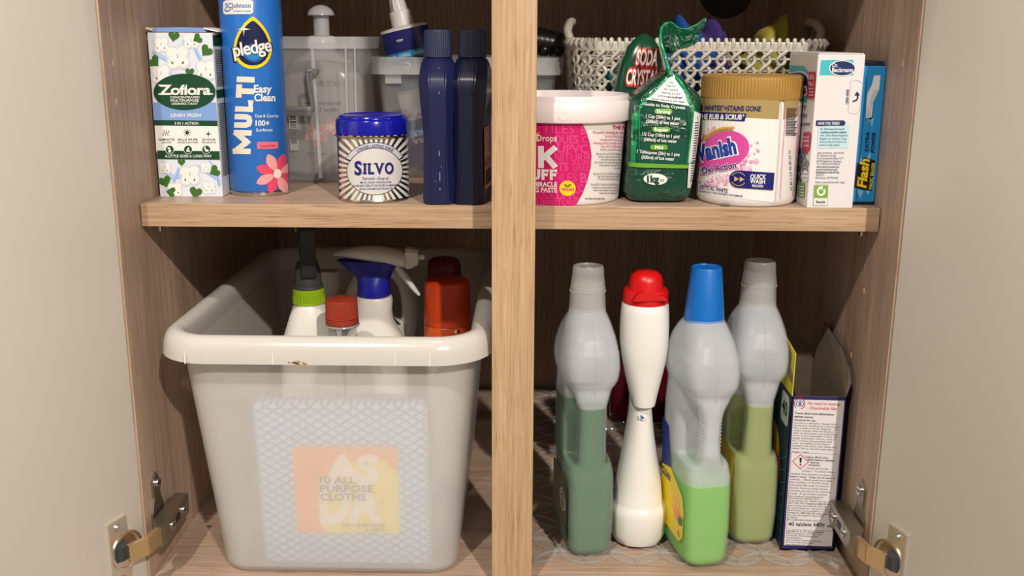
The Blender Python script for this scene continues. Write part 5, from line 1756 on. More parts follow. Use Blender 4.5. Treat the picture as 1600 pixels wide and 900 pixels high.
loft('trigger_lever', t, [(H + 0.0310, 0.0072, 0.0028, 5, 0, -0.0145), (H + 0.0330, 0.0074, 0.0030, 5, 0, -0.0145), (H + 0.048, 0.0072, 0.0030, 5, 0, -0.0150), (H + 0.066, 0.0070, 0.0030, 5, 0, -0.0160), (H + 0.0765, 0.0070, 0.0032, 5, 0, -0.0172)], mat((34, 36, 36), 0.45), 28)
loft('spray_head', t, [(H + 0.044, 0.0070, 0.010, 3, 0, -0.001), (H + 0.060, 0.0078, 0.013, 3.5, 0, -0.002), (H + 0.071, 0.0085, 0.018, 3.5, 0, 0.001), (H + 0.0775, 0.0078, 0.020, 3, 0, 0.002)], gr_, 32)
loft('nozzle', t, [(H + 0.068, 0.0086, 0.0035, 4, 0, 0.0245), (H + 0.0800, 0.0086, 0.0035, 4, 0, 0.0245)], lime, 24)

# --- white jug with a moulded handle and ribbed white cap
t = thing('handled_jug', 'white bottle with looped handle and ribbed white cap, behind the spray bottles', 'bottle', (-0.168, 0.250, BF))
H = -0.125 - BF
loft('jug_body', t, [(0, 0.052, 0.030, 4), (0.003, 0.056, 0.034, 4), (0.115, 0.056, 0.034, 4), (H - 0.036, 0.050, 0.031, 3.4, 0.003), (H - 0.016, 0.030, 0.024, 2.6, -0.012), (H - 0.002, 0.0110, 0.0110, 2, -0.0275), (H + 0.002, 0.0100, 0.0100, 2, -0.0275)], wht, 48)
ribbed('ribbed_cap', t, [(0.0105, H + 0.0022, 0), (0.0110, H + 0.003, 0), (0.0110, H + 0.0035, 1), (0.0105, H + 0.0190, 1), (0.0098, H + 0.0205, 0), (0.002, H + 0.0206, 0)], wht, 22, 0.0008, cx=-0.0275)
mk_bm('jug_handle', t, tube_bm(smooth_path([(-0.010, 0, H - 0.020), (0.000, 0, H - 0.002), (0.010, 0, H + 0.0150), (0.026, 0, H + 0.0240), (0.046, 0, H + 0.0190), (0.056, 0, H + 0.000), (0.058, 0, H - 0.026), (0.053, 0, H - 0.055)], 5), 0.0092, 14), wht, angle=50)

# --- blue and white trigger spray, seen from the side
t = thing('trigger_spray', 'white spray bottle with a royal-blue and white trigger head pointing right', 'spray bottle', (-0.1335, 0.158, BF))
H = -0.1075 - BF
loft('bottle_body', t, [(0, 0.027, 0.024, 3), (0.003, 0.0305, 0.028, 3), (0.085, 0.0305, 0.028, 3), (H - 0.060, 0.0300, 0.026, 2.6), (H - 0.040, 0.0270, 0.022, 2.4, -0.001), (H - 0.026, 0.0195, 0.019, 2.4, -0.0015), (H - 0.016, 0.0178, 0.018, 2.4, -0.001), (H - 0.004, 0.0178, 0.0178, 2.2), (H - 0.0005, 0.0165, 0.0165, 2)], wht, 48)
blu = mat((20, 28, 150), 0.3, name='royal_blue_plastic')
loft('blue_yoke', t, [(H - 0.0003, 0.0150, 0.0150), (H + 0.001, 0.0163, 0.0163), (H + 0.0150, 0.0160, 0.0155), (H + 0.0190, 0.0172, 0.0130, 2.2, -0.0005), (H + 0.0250, 0.0215, 0.0120, 2.4, -0.0020), (H + 0.0300, 0.0275, 0.0118, 2.6, -0.0030), (H + 0.0350, 0.0325, 0.0116, 2.8, -0.0030)], blu, 48)
for v in t.children[-1].data.vertices:      # the seam between blue and white slopes down to the nozzle
    if v.co.z > H + 0.022:
        v.co.z -= (v.co.x + 0.006) * 0.150 * min(1, (v.co.z - H - 0.022) / 0.011)
body = []
for q in range(15):
    u_ = q / 14
    x = -0.0385 + 0.0705 * u_
    zb = H + 0.0392 - 0.0108 * u_
    zt = zb + 0.0005 + 0.0160 * (sin(pi * min(1.0, 0.04 + u_ * 0.62)) ** 0.8) * (1.0 if u_ < 0.75 else 1 - 0.10 * (u_ - 0.75))
    w_ = 0.0015 + 0.0120 * min(1, sin(pi * min(0.5, u_ * 0.75 + 0.02)))
    ring = []
    for j in range(20):
        a = 2 * pi * j / 20
        c_, s_ = cos(a), sin(a)
        ring.append((x, w_ * c_, zb + (zt - zb) * (0.5 + 0.5 * s_ if s_ > -0.6 else 0.5 + 0.5 * max(s_, -1))))
    body.append(ring)
mk_bm('white_shroud', t, loft_bm(body), wht, angle=50)
nzl = mk_bm('nozzle_block', t, loft_bm([[(0.0322, 0.0095 * a, H + 0.0375 + 0.0100 * b_) for a, b_ in ((-1, -0.7), (-0.6, -1), (0.6, -1), (1, -0.7), (1, 0.7), (0.6, 1), (-0.6, 1), (-1, 0.7))], [(0.0375, 0.0095 * a, H + 0.0378 + 0.0096 * b_) for a, b_ in ((-1, -0.7), (-0.6, -1), (0.6, -1), (1, -0.7), (1, 0.7), (0.6, 1), (-0.6, 1), (-1, 0.7))], [(0.0440, 0.006 * a, H + 0.0382 + 0.0070 * b_) for a, b_ in ((-1, -0.7), (-0.6, -1), (0.6, -1), (1, -0.7), (1, 0.7), (0.6, 1), (-0.6, 1), (-1, 0.7))]]), wht)
mk_bm('nozzle_tip', nzl, tube_bm([(0.0435, 0, H + 0.0384), (0.0500, 0, H + 0.0384)], 0.0026, 12), wht, angle=40)
lev = smooth_path([(0.0220, 0, H + 0.0300), (0.0265, 0, H + 0.0235), (0.0335, 0, H + 0.0150), (0.0385, 0, H + 0.0075), (0.0445, 0, H + 0.0000)], 4)
mk_bm('trigger_lever', t, tube_bm(lev, [0.0052, 0.0054, 0.0056, 0.0058, 0.0060, 0.0060, 0.0060, 0.0060, 0.0058, 0.0056, 0.0054, 0.0050, 0.0046, 0.0042, 0.0036, 0.0030, 0.002], 12, flat=0.55), wht, angle=50)

# --- two cans with coloured caps
t = thing('aerosol_can', 'aerosol can with a bright orange cap in the right front corner of the bin', 'spray can', (-0.0625, 0.166, BF))
H = -0.0930 - BF
orm = mat((205, 62, 8), 0.35, name='orange_plastic')
lathe('can_body', t, [(0.0100, 0), (0.0118, 0.002), (0.0122, 0.004), (0.0140, 0.05), (0.0175, 0.08), (0.0210, 0.10), (0.0210, H - 0.062), (0.0205, H - 0.057)], mat((214, 210, 204), 0.3), 48)
lathe('cap_skirt', t, [(0.0216, H - 0.062), (0.0234, H - 0.0615), (0.0236, H - 0.0450), (0.0230, H - 0.0442)], mat((190, 74, 14), 0.35), 56)
lathe('orange_cap', t, [(0.0225, H - 0.0440), (0.0235, H - 0.0436), (0.0233, H - 0.0300), (0.0227, H - 0.0292), (0.0226, H - 0.006), (0.0214, H - 0.0016), (0.0190, H), (0.001, H + 0.0002)], orm, 56)
pr = Print(t, lambda x, y, off: Vector(((0.0228 + off) * sin(x / 22.8), -(0.0228 + off) * cos(x / 22.8), H - 0.045 + y / 1000)), 2)
pr.add('cap_slot', mat((90, 24, 6), 0.6), s_line([(-20.5, 4), (-20.5, 0.5), (-17.2, 0.2), (-17.2, 17)], 0.35), 5)
pr.add('tick_mark', mat((20, 16, 16), 0.5), s_rect(11.5, -4.0, 13.5, -1.0), 8)
pr.add('tick_mark', mat((226, 222, 214), 0.5), s_rect(8.5, -4.0, 10.5, -1.2), 8)
pr.build()
t = thing('aerosol_can', 'aerosol can with a dark red cap behind the orange-capped can', 'spray can', (-0.0700, 0.224, BF))
H = -0.0850 - BF
lathe('can_body', t, [(0.0165, 0), (0.0178, 0.002), (0.018, 0.004), (0.018, H - 0.046), (0.016, H - 0.042)], mat((206, 202, 198), 0.3), 40)
lathe('red_cap', t, [(0.0165, H - 0.042), (0.0178, H - 0.0415), (0.0174, H - 0.007), (0.0160, H - 0.002), (0.0135, H), (0.001, H + 0.0002)], mat((116, 14, 34), 0.4, name='dark_red_plastic'), 48)

# ---------------------------------------------------------------- cupboard floor, right: clear mat and bottles
MZ = F + 0.0026
t = thing('clear_mat', 'clear plastic mat of linked oval leaves, under the bottles on the right', 'mat', (0, 0, F))
matp = sheer('clear_mat_rim', (196, 194, 188), 0.68, 0.06, 0.0, spec=1.0)
matd = sheer('clear_mat_disc', (200, 198, 190), 0.88, 0.06, 0.0, spec=1.0)
bm = bmesh.new()
ro, n_ = [], 16
for a, b, z in ((0.0162, 0.0072, 0.0002), (0.0167, 0.0077, 0.0012), (0.0160, 0.0070, 0.0023), (0.0146, 0.0056, 0.0023), (0.0138, 0.0048, 0.0009)):
    ro.append([(a * cos(2 * pi * i / n_), b * sin(2 * pi * i / n_), z) for i in range(n_)])
loft_bm(ro, True, True, bm)
oval = mk_bm('oval_leaf', t, bm, matp, angle=50)
oval.data.materials.append(matd)
for pg_ in oval.data.polygons:
    if len(pg_.vertices) > 4:
        pg_.material_index = 1
first = True
GP = 0.0235
cols = [0.0255 + 0.5 * GP + i * GP for i in range(12)]
cnt = 0
for j in range(20):
    y = 0.0485 + j * GP
    if y > D - 0.016:
        break
    for i, x in enumerate(cols):
        o = oval if first else oval.copy()
        if not first:
            COL.objects.link(o)
        first = False
        o.location = (x, y, 0)
        o.rotation_euler = (0, 0, radians(38 if (i + j) % 2 == 0 else -38))
        cnt += 1

# --- floor-cleaner bottle: body with a gripped handle (hole behind the grip), grown into one skin
def union_skin(parts, voxel, sm=6):
    bm = bmesh.new()
    for rings in parts:
        loft_bm(rings, bm=bm)
    bmesh.ops.recalc_face_normals(bm, faces=bm.faces)
    me = bpy.data.meshes.new('u')
    bm.to_mesh(me)
    bm.free()
    ob = bpy.data.objects.new('u', me)
    COL.objects.link(ob)
    md = ob.modifiers.new('r', 'REMESH')
    md.mode = 'VOXEL'
    md.voxel_size = voxel
    dg = bpy.context.evaluated_depsgraph_get()
    out = bpy.data.meshes.new_from_object(ob.evaluated_get(dg))
    bpy.data.objects.remove(ob)
    b2 = bmesh.new()
    b2.from_mesh(out)
    for _ in range(sm):
        bmesh.ops.smooth_vert(b2, verts=b2.verts, factor=0.5, use_axis_x=True, use_axis_y=True, use_axis_z=True)
    return b2


def S(secs, n=40):
    return [sup(s[4] if len(s) > 4 else 0, s[5] if len(s) > 5 else 0, s[0], s[1], s[2], s[3], n) for s in secs]


base_ = [(0.0, 0.0175, 0.036, 4), (0.0012, 0.0198, 0.0385, 4), (0.006, 0.0220, 0.0410, 4.5), (0.03, 0.0230, 0.0415, 5), (0.06, 0.0230, 0.0405, 5), (0.078, 0.0228, 0.0395, 4.6), (0.088, 0.0210, 0.037, 4)]
back_ = [(0.070, 0.0225, 0.0225, 4, 0, 0.0165), (0.10, 0.0232, 0.0215, 4, 0, 0.0175), (0.14, 0.0232, 0.0215, 4, 0, 0.0175), (0.175, 0.0225, 0.0215, 3.6, 0, 0.014)]
grip_ = [(0.060, 0.0190, 0.0100, 3, 0, -0.0285), (0.078, 0.0165, 0.0100, 3, 0, -0.0290), (0.090, 0.0136, 0.0100, 3, 0, -0.0285), (0.12, 0.0128, 0.0100, 3, 0, -0.0275), (0.142, 0.0130, 0.0102, 3, 0, -0.0275), (0.154, 0.0160, 0.0110, 3, 0, -0.0275), (0.165, 0.0190, 0.0130, 3, 0, -0.0250)]
bulb_ = [(0.155, 0.0140, 0.030, 3.4, 0, 0.002), (0.1585, 0.0185, 0.0365, 3.8), (0.164, 0.0228, 0.0400, 4.2), (0.170, 0.0254, 0.0415, 4.4), (0.180, 0.0268, 0.0415, 4.2), (0.192, 0.0262, 0.0395, 4.0), (0.206, 0.0236, 0.0335, 3.4), (0.216, 0.0208, 0.0265, 2.8), (0.2225, 0.0184, 0.0205, 2.2), (0.2262, 0.0166, 0.0170, 2), (0.2300, 0.0150, 0.0150, 2)]
skin_bm = union_skin([S(base_), S(back_), S(grip_), S(bulb_)], 0.0016)
grip2_ = [(0.075, 0.0170, 0.0100, 3, 0, -0.0290), (0.092, 0.0140, 0.0100, 3, 0, -0.0290), (0.104, 0.0100, 0.0100, 3, 0, -0.0285), (0.12, 0.0086, 0.0100, 3, 0, -0.0275), (0.136, 0.0088, 0.0102, 3, 0, -0.0275), (0.148, 0.0115, 0.0110, 3, 0, -0.0275), (0.158, 0.0175, 0.0120, 3, 0, -0.0260), (0.168, 0.0200, 0.0130, 3, 0, -0.0250)]
base2_ = [(z_ * 1.10, a_, b_, e_) for z_, a_, b_, e_ in base_]
skin2_bm = union_skin([S(base2_), S(back_), S(grip2_), S(bulb_)], 0.0016)
skin2_bm.normal_update()
skin_bm.normal_update()


def shell_mesh(bm0, name):
    me = bpy.data.meshes.new(name)
    bm0.to_mesh(me)
    return me


def liquid_mesh(bm0, level, inset, name):
    b2 = bm0.copy()
    b2.normal_update()
    mv = [(v, v.co - v.normal * inset) for v in b2.verts]
    for v, c_ in mv:
        v.co = c_
    r = bmesh.ops.bisect_plane(b2, geom=list(b2.verts) + list(b2.edges) + list(b2.faces), plane_co=(0, 0, level), plane_no=(0, 0, 1), clear_outer=True)
    es = [e for e in r['geom_cut'] if isinstance(e, bmesh.types.BMEdge)]
    try:
        bmesh.ops.holes_fill(b2, edges=es, sides=0)
    except Exception:
        pass
    me = bpy.data.meshes.new(name)
    b2.to_mesh(me)
    b2.free()
    return me


hdpe = sheer('milky_hdpe', (236, 240, 246), 0.74, 0.32, 0.35)
hdpe_in = sheer('milky_hdpe_inside', (236, 240, 246), 0.46, 0.4, 0.35)
hdpe2 = sheer('milky_cap', (222, 222, 220), 0.55, 0.28, 0.3)


def liquid_mat(name, rgb, rough=0.25):
    return sheer(name, rgb, 0.0, rough, 0.45)


def upper_wall(bm0, level, inset, name):
    b2 = bm0.copy()
    b2.normal_update()
    mv = [(v, v.co - v.normal * inset) for v in b2.verts]
    for v, c_ in mv:
        v.co = c_
    bmesh.ops.bisect_plane(b2, geom=list(b2.verts) + list(b2.edges) + list(b2.faces), plane_co=(0, 0, level), plane_no=(0, 0, -1), clear_outer=True)
    me = bpy.data.meshes.new(name)
    b2.to_mesh(me)
    b2.free()
    return me


def cleaner_bottle(label, loc, rot, level, liq, cap, skin=None):
    t_ = thing('floor_cleaner_bottle', label, 'bottle', loc, (0, 0, rot))
    sk = skin or skin_bm
    mk_me('bottle_shell', t_, shell_mesh(sk, 'bottle_shell'), hdpe, True)
    mk_me('inner_wall', t_, upper_wall(sk, level + 0.0003, 0.0010, 'inner_wall'), hdpe_in, True)
    lm = liquid_mesh(sk, level, 0.0011, 'liquid')
    mk_me('liquid', t_, lm, liq, True)
    mk_bm('mould_seam', t_, tube_bm(smooth_path([(0, -0.0192, 0.2235), (0, -0.0262, 0.216), (0, -0.0342, 0.204), (0, -0.0396, 0.190), (0, -0.0414, 0.178), (0, -0.0402, 0.165), (0, -0.0375, 0.156)], 4), 0.00035, 6), hdpe2)
    if cap == 'clear':
        prof = [(0.0168, 0.2255), (0.0168, 0.2268), (0.0158, 0.2440), (0.0161, 0.2446), (0.0158, 0.2490), (0.0154, 0.2494), (0.0152, 0.2530), (0.0149, 0.2534), (0.0147, 0.2565), (0.0145, 0.2569), (0.0143, 0.2600), (0.0140, 0.2660), (0.0134, 0.2672), (0.0110, 0.2674), (0.0104, 0.2660), (0.0040, 0.2656), (0.0036, 0.2666), (0.001, 0.2667)]
        lathe('measuring_cap', t_, prof, hdpe2, 48, 25)
        lathe('inner_closure', t_, [(0.0138, 0.2300), (0.0145, 0.2310), (0.0138, 0.2500), (0.012, 0.2515)], hdpe2, 40)
        bm = bmesh.new()
        for k in range(44):
            a = 2 * pi * k / 44
            loft_bm([[(0.0160 * cos(a) + 0.0006 * cos(q * pi / 2) * -sin(a), 0.0160 * sin(a) + 0.0006 * cos(q * pi / 2) * cos(a), 0.2444 + 0.0008 * sin(q * pi / 2)) for q in range(4)], [(0.0166 * cos(a), 0.0166 * sin(a), 0.2444 + 0.0002 * q) for q in range(4)]], bm=bm)
        bd = mk_bm('cap_beading', t_, bm, hdpe2)
        bd['kind'] = 'stuff'
    else:
        lathe('blue_cap', t_, [(0.0192, 0.2262), (0.0196, 0.2268), (0.0172, 0.2650), (0.0138, 0.2706), (0.0134, 0.2714), (0.0120, 0.2716), (0.0112, 0.2708), (0.001, 0.2706)] if False else [(0.0176, 0.2215), (0.0181, 0.2222), (0.0134, 0.2700), (0.0129, 0.2710), (0.0118, 0.2712), (0.0114, 0.2702), (0.001, 0.2700)], mat((0, 104, 190), 0.4, name='bright_blue_cap'), 56)
    return t_


def flank(t_, px, ya, yb, z0, z1, x=-0.0233):
    return Print(t_, face_map(px, [(x, yb, z1), (x, ya, z1), (x, ya, z0), (x, yb, z0)]))


gb = cleaner_bottle('translucent bottle of dark green liquid with a clear measuring cap, beside the post', (0.0715, 0.0855, MZ), radians(9), 0.143, liquid_mat('green_liquid', (8, 124, 22)), 'clear')
pr = flank(gb, [(0, 0), (60, 0), (60, 130), (0, 130)], -0.0395, 0.030, 0.012, 0.075)
pr.add('flank_label', mat((14, 62, 36), 0.35), s_rrect(1, 1, 59, 129, 12), 0)
pr.add('round_emblem', mat((206, 214, 200), 0.5), s_ring(42, 52, 11, 19, 2.2, 28), 1)
pr.add('round_emblem', mat((206, 214, 200), 0.5), s_ring(42, 52, 7.5, 13, 1.2, 24), 1)
pr.text('emblem_lettering', mat((206, 214, 200), 0.5), 1, '100%', 42, 55, 7, 11, 'c', bold=0.02)
pr.text('flank_lettering', mat((206, 214, 200), 0.5), 1, '1L', 46, 112, 6, 7, 'c', bold=0.02)
pr.build()

bb = cleaner_bottle('translucent bottle of lime liquid with a solid blue cap, front of the mat', (0.1745, 0.0685, MZ), radians(11), 0.078, liquid_mat('lime_liquid', (140, 226, 0)), 'blue', skin2_bm)
pr = flank(bb, [(0, 0), (70, 0), (70, 150), (0, 150)], -0.0385, 0.034, 0.018, 0.125)
pr.add('flank_label', mat((240, 214, 20), 0.4), [[(6, 70), (30, 62), (62, 82), (67, 100), (67, 134), (58, 146), (6, 146)]], 0)
pr.add('flank_label_top', mat((20, 44, 130), 0.4), [[(2, 6), (20, 10), (30, 62), (6, 70)]], 1)
pr.text('flank_lettering', mat((20, 44, 130), 0.4), 2, 'CLEAN', 18, 82, 9, 24, 'c', bold=0.03)
pr.add('lemon_print', mat((244, 190, 40), 0.4), s_ell(47, 104, 11, 13, 24), 1)
pr.add('lemon_print', mat((250, 150, 40), 0.4), s_ell(50, 112, 8, 9, 20), 2)
pr.add('leaf_print', mat((30, 100, 50), 0.4), s_ell(60, 116, 5, 7, 16, 30), 3)
pr.text('flank_lettering', mat((30, 60, 110), 0.4), 2, '1L', 58, 138, 6, 6, 'c', bold=0.02)
pr.build()
for sx in (-1, 1):      # grip ribs on both edges of the handle
    for k in range(12):
        z = 0.108 + k * 0.0034
        mk_bm('grip_rib', bb, tube_bm([(sx * 0.0084, -0.0330, z), (sx * 0.0094, -0.0280, z)], 0.0008, 6), hdpe2)

yb_ = cleaner_bottle('translucent bottle of yellow-green liquid with a clear measuring cap, behind the blue-capped bottle', (0.2315, 0.1120, MZ), radians(2), 0.137, liquid_mat('yellow_green_liquid', (172, 190, 0)), 'clear')
pr = flank(yb_, [(0, 0), (60, 0), (60, 130), (0, 130)], -0.0395, 0.030, 0.012, 0.09)
pr.add('flank_label', mat((236, 200, 20), 0.4), s_rrect(1, 1, 59, 129, 10), 0)
pr.build()
skin_bm.free()
skin2_bm.free()

# --- white bottle with a waisted neck and red cap
t = thing('waisted_bottle', 'white waisted bottle with a red cap, between the green and blue-capped bottles', 'bottle', (0.1240, 0.0875, MZ), (0, 0, radians(4)))
wb = mat((230, 228, 222), 0.32, name='white_gloss_plastic')
loft('lower_body', t, [(0, 0.0195, 0.0215, 2.2), (0.002, 0.0232, 0.0255, 2.2), (0.010, 0.0262, 0.0285, 2.3), (0.030, 0.0268, 0.0290, 2.3), (0.0365, 0.0262, 0.0284, 2.3), (0.0385, 0.0243, 0.0266, 2.3), (0.0415, 0.0232, 0.0256, 2.2), (0.060, 0.0208, 0.0240, 2.2, 0, 0.001), (0.085, 0.0165, 0.0222, 2.2, 0, 0.003), (0.108, 0.0128, 0.0208, 2.2, 0, 0.0045), (0.130, 0.0102, 0.0195, 2.2, 0, 0.006), (0.150, 0.0098, 0.0185, 2.2, 0, 0.006), (0.165, 0.0105, 0.0185, 2.2, 0, 0.004)], wb, 48)
loft('upper_body', t, [(0.1370, 0.0092, 0.0150, 2.4, 0.0005, -0.003), (0.1385, 0.0108, 0.0172, 2.5, 0.0005, -0.003), (0.150, 0.0132, 0.0195, 2.4, 0.0005, -0.002), (0.165, 0.0168, 0.0222, 2.4, 0.0005, 0), (0.180, 0.0198, 0.0240, 2.5, 0.0003, 0), (0.195, 0.0215, 0.0250, 2.5, 0, 0), (0.212, 0.0220, 0.0245, 2.3), (0.226, 0.0216, 0.0230, 2.2), (0.2330, 0.0208, 0.0215, 2.1), (0.2345, 0.0195, 0.0198, 2)], wb, 48)
red = mat((206, 18, 20), 0.35, name='red_cap_plastic')
loft('cap_skirt', t, [(0.2335, 0.0196, 0.0200), (0.2340, 0.0206, 0.0210), (0.2440, 0.0204, 0.0206), (0.2465, 0.0188, 0.0190)], red, 48)
loft('cap_dome', t, [(0.2450, 0.0158, 0.0160), (0.2540, 0.0152, 0.0154), (0.2590, 0.0135, 0.0137), (0.2625, 0.0085, 0.0087), (0.2633, 0.001, 0.001)], red, 40)
mk_bm('cap_tab', t, prism_bm([(-0.0150, 0.2395), (-0.0110, 0.2465), (-0.0040, 0.2478), (0.0120, 0.2440), (0.0160, 0.2400)], -0.0222, -0.0150, 'xz'), red)
pr = Print(t, lambda x, y, off: Vector((x / 1000, -0.0150 - off - 0.0011 - (0.128 - y / 1000) * 0.09, y / 1000)))
pr.add('label_scrap_edge', white_print, [[(-4.6, 131.5), (-1, 129.5), (1.0, 129), (-0.6, 126), (-4.6, 127)]], 3)
pr.add('label_scrap', mat((60, 104, 168), 0.5), [[(-3.8, 131), (-1, 129), (0.2, 128.6), (-1.0, 126.6), (-3.8, 127.4)]], 4)
pr.build()

# --- dark red bottle deep at the back
t = thing('dark_red_bottle', 'dark red bottle standing deep in the shadow behind the waisted bottle', 'bottle', (0.158, 0.405, MZ))
loft('bottle_body', t, [(0, 0.034, 0.02, 3), (0.003, 0.037, 0.023, 3), (0.07, 0.037, 0.023, 3), (0.09, 0.028, 0.020, 2.5), (0.105, 0.013, 0.013, 2), (0.11, 0.012, 0.012, 2)], mat((84, 10, 26), 0.25), 40)
lathe('screw_cap', t, [(0.0125, 0.110), (0.013, 0.111), (0.013, 0.124), (0.0115, 0.126)], mat((60, 8, 16), 0.4), 28)

# --- torn-open dishwasher-tablet carton
x0, x1, yn, yf = 0.2570, 0.3065, 0.065, 0.178
z0, z1 = MZ, -0.1750
t = thing('tablet_carton', 'dark blue dishwasher-tablet carton torn open at the top, in the right corner', 'carton', ((x0 + x1) / 2, (yn + yf) / 2, z0))
hw, hd, hh, th = (x1 - x0) / 2, (yf - yn) / 2, z1 - z0, 0.0007
nvc = mat((36, 32, 92), 0.45, name='dark_blue_card')
tealc = mat((14, 48, 70), 0.45, name='teal_card')
brn = mat((128, 112, 92), 0.85, speck=0.15, name='grey_brown_board')


def panel(name, p0, p1, nrm, zs0, zs1, outer, inner=brn):
    """upright sheet of board: printed face outwards, raw board inside"""
    p0, p1, nrm = Vector(p0), Vector(p1), Vector(nrm)
    V = lambda p, z, k: (p.x + nrm.x * k, p.y + nrm.y * k, z)
    o = mk(name, t, [V(p0, zs0, 0), V(p1, zs0, 0), V(p1, zs1[1], 0), V(p0, zs1[0], 0), V(p0, zs0, -th), V(p1, zs0, -th), V(p1, zs1[1], -th), V(p0, zs1[0], -th)],
           [(0, 1, 2, 3), (7, 6, 5, 4), (3, 2, 6, 7), (0, 3, 7, 4), (1, 5, 6, 2), (0, 4, 5, 1)], outer)
    o.data.materials.append(inner)
    for i in (1, 2, 3, 4, 5):
        o.data.polygons[i].material_index = 1
    return o


fpn = panel('front_panel', (-hw, -hd), (hw, -hd), (0, -1), 0, (hh, hh), nvc)
panel('side_panel', (-hw, hd), (-hw, -hd), (-1, 0), 0, (hh, hh), tealc)
panel('side_panel', (hw, -hd), (hw, hd), (1, 0), 0, (hh, hh), nvc)
panel('back_panel', (hw, hd), (-hw, hd), (0, 1), 0, (hh + 0.0, hh + 0.0), nvc)
mk_bm('base_panel', t, box_bm(-hw, hw, -hd, hd, 0, 0.0008), nvc)
yel = mat((212, 196, 40), 0.5, name='yellow_board')


def flap(name, pts, nrm, m_out, m_in):
    A = [Vector(p) for p in pts]
    nrm = Vector(nrm).normalized() * th
    vs = A + [a - nrm for a in A]
    n = len(A)
    fs = [tuple(range(n)), tuple(reversed(range(n, 2 * n)))] + [(i, (i + 1) % n, n + (i + 1) % n, n + i) for i in range(n)]
    o = mk(name, t, vs, fs, m_out)
    o.data.materials.append(m_in)
    o.data.polygons[1].material_index = 1
    return o


# yellow left flap standing up, its edge torn
flap('top_flap', [(-hw, -hd + 0.001, hh), (-hw + 0.0006, -hd + 0.002, hh + 0.040), (-hw - 0.001, -hd + 0.030, hh + 0.046), (-hw - 0.002, hd - 0.03, hh + 0.052), (-hw - 0.002, hd - 0.01, hh + 0.050), (-hw, hd - 0.004, hh)], (-1, 0, 0), yel, brn)
flap('torn_strip', [(-hw - 0.0003, -hd + 0.0025, hh + 0.010), (-hw - 0.0002, -hd + 0.004, hh + 0.019), (-hw - 0.0008, -hd + 0.018, hh + 0.026), (-hw - 0.0012, -hd + 0.026, hh + 0.022), (-hw - 0.0008, -hd + 0.012, hh + 0.014)], (-1, 0, 0), brn, mat((176, 160, 132), 0.9))
# right flap leaning out, ragged outer edge
flap('top_flap', [(hw, -hd + 0.001, hh), (hw + 0.0045, -hd + 0.004, hh + 0.012), (hw + 0.0050, -hd + 0.014, hh + 0.024), (hw + 0.0048, -hd + 0.026, hh + 0.028), (hw + 0.0046, -hd + 0.028, hh + 0.034), (hw + 0.0040, -hd + 0.045, hh + 0.036), (hw + 0.0030, hd - 0.02, hh + 0.044), (hw, hd - 0.004, hh)], (1, 0, 0), nvc, brn)
flap('top_flap', [(hw - 0.001, hd, hh), (-hw + 0.001, hd, hh), (-hw + 0.004, hd + 0.002, hh + 0.020), (hw - 0.012, hd + 0.002, hh + 0.020), (hw - 0.003, hd + 0.001, hh + 0.012)], (0, 1, 0), nvc, brn)
pr = Print(t, quad_face([(1237.9, 619.4), (1323.9, 620.2), (1302.5, 858.6), (1219.8, 857.6)], -hw, hw, -hd, 0, hh))
pl = mat((222, 218, 220), 0.5)
pr.add('white_label', pl, [[(1241, 624), (1319.5, 626), (1299.5, 853), (1225, 851)]], 0)
R_, K_ = mat((200, 44, 56), 0.5), dark_print
pr.add('eye_badge', R_, s_ring(1249.5, 630.5, 8.2, 8.2, 1.3, 24, -230, 80), 1)
eb = mat((60, 90, 150), 0.5)
pr.add('eye_badge_mark', eb, s_ring(1249.8, 630.8, 5.8, 3.6, 1.2, 20), 1)
pr.add('eye_badge_mark', eb, s_ell(1249.8, 630.8, 2.2, 2.2, 14), 1)
for k in (-4, 0, 4):
    pr.add('eye_badge_mark', eb, s_line([(1250 + k, 626.5), (1250 + k * 1.3, 624.5)], 0.9), 1)
pr.text('red_lettering', R_, 1, 'No need to unwrap', 1262, 631.8, 4.6, 51, 'l', bold=0.01, rot=-2)
pr.text('red_lettering', R_, 1, '- Dissolvable film', 1261.5, 639.2, 4.6, 46, 'l', bold=0.01, rot=-2)
for k, s_ in enumerate(('Tesco all-in-one dishwasher', 'tablets lemon.')):
    pr.text('heading_lettering', K_, 1, s_, 1241.5 - k * 0.4, 646.5 + k * 5.4, 3.4, (62, 30)[k], 'l', bold=0.02, rot=-2.5, res=2)
pr.text('heading_lettering', K_, 1, 'Directions for use:', 1240.5, 657, 3.2, 34, 'l', bold=0.015, rot=-2.5, res=2)
body_ = (('Use only in a dishwasher. Always follow', 68), ("the machine manufacturer's instructions.", 72), ('Place 1 tablet in the dry dispenser - no', 68), ('need to unwrap. Close the dispenser,', 65), ('select an appropriate wash programme', 69), ('switch on your dishwasher as usual. For', 69), ('heavily soiled items, choose a wash at', 67), ('65°C. In areas with particularly hard', 62), ('water, the addition of salt may be', 59), ('necessary. Use only to wash dishes and', 68), ('cutlery. Safe for use with septic tanks.', 65), ('Dosage: 1 tablet.', 28))
for k, (s_, w) in enumerate(body_):
    pr.text('small_print', K_, 1, s_, 1240.2 - k * 0.34, 661.2 + k * 3.95 + (1.6 if k == 11 else 0), 2.6, w, 'l', rot=-2.5, res=2)
pr.add('box_rule', mat((110, 100, 104), 0.5), s_line([(1236.5, 706.5), (1311, 709.5), (1301.5, 829), (1229, 826)], 0.7, True), 1)
pr.add('hazard_diamond', R_, s_line([(1251, 709.5), (1263.5, 721), (1250.5, 732), (1238, 720)], 1.4, True), 2)
pr.add('hazard_mark', K_, [[(1249, 714.5), (1253, 714.7), (1251.7, 722.5), (1249.7, 722.5)], *s_ell(1250.5, 725.2, 1.3, 1.4, 10)], 2)
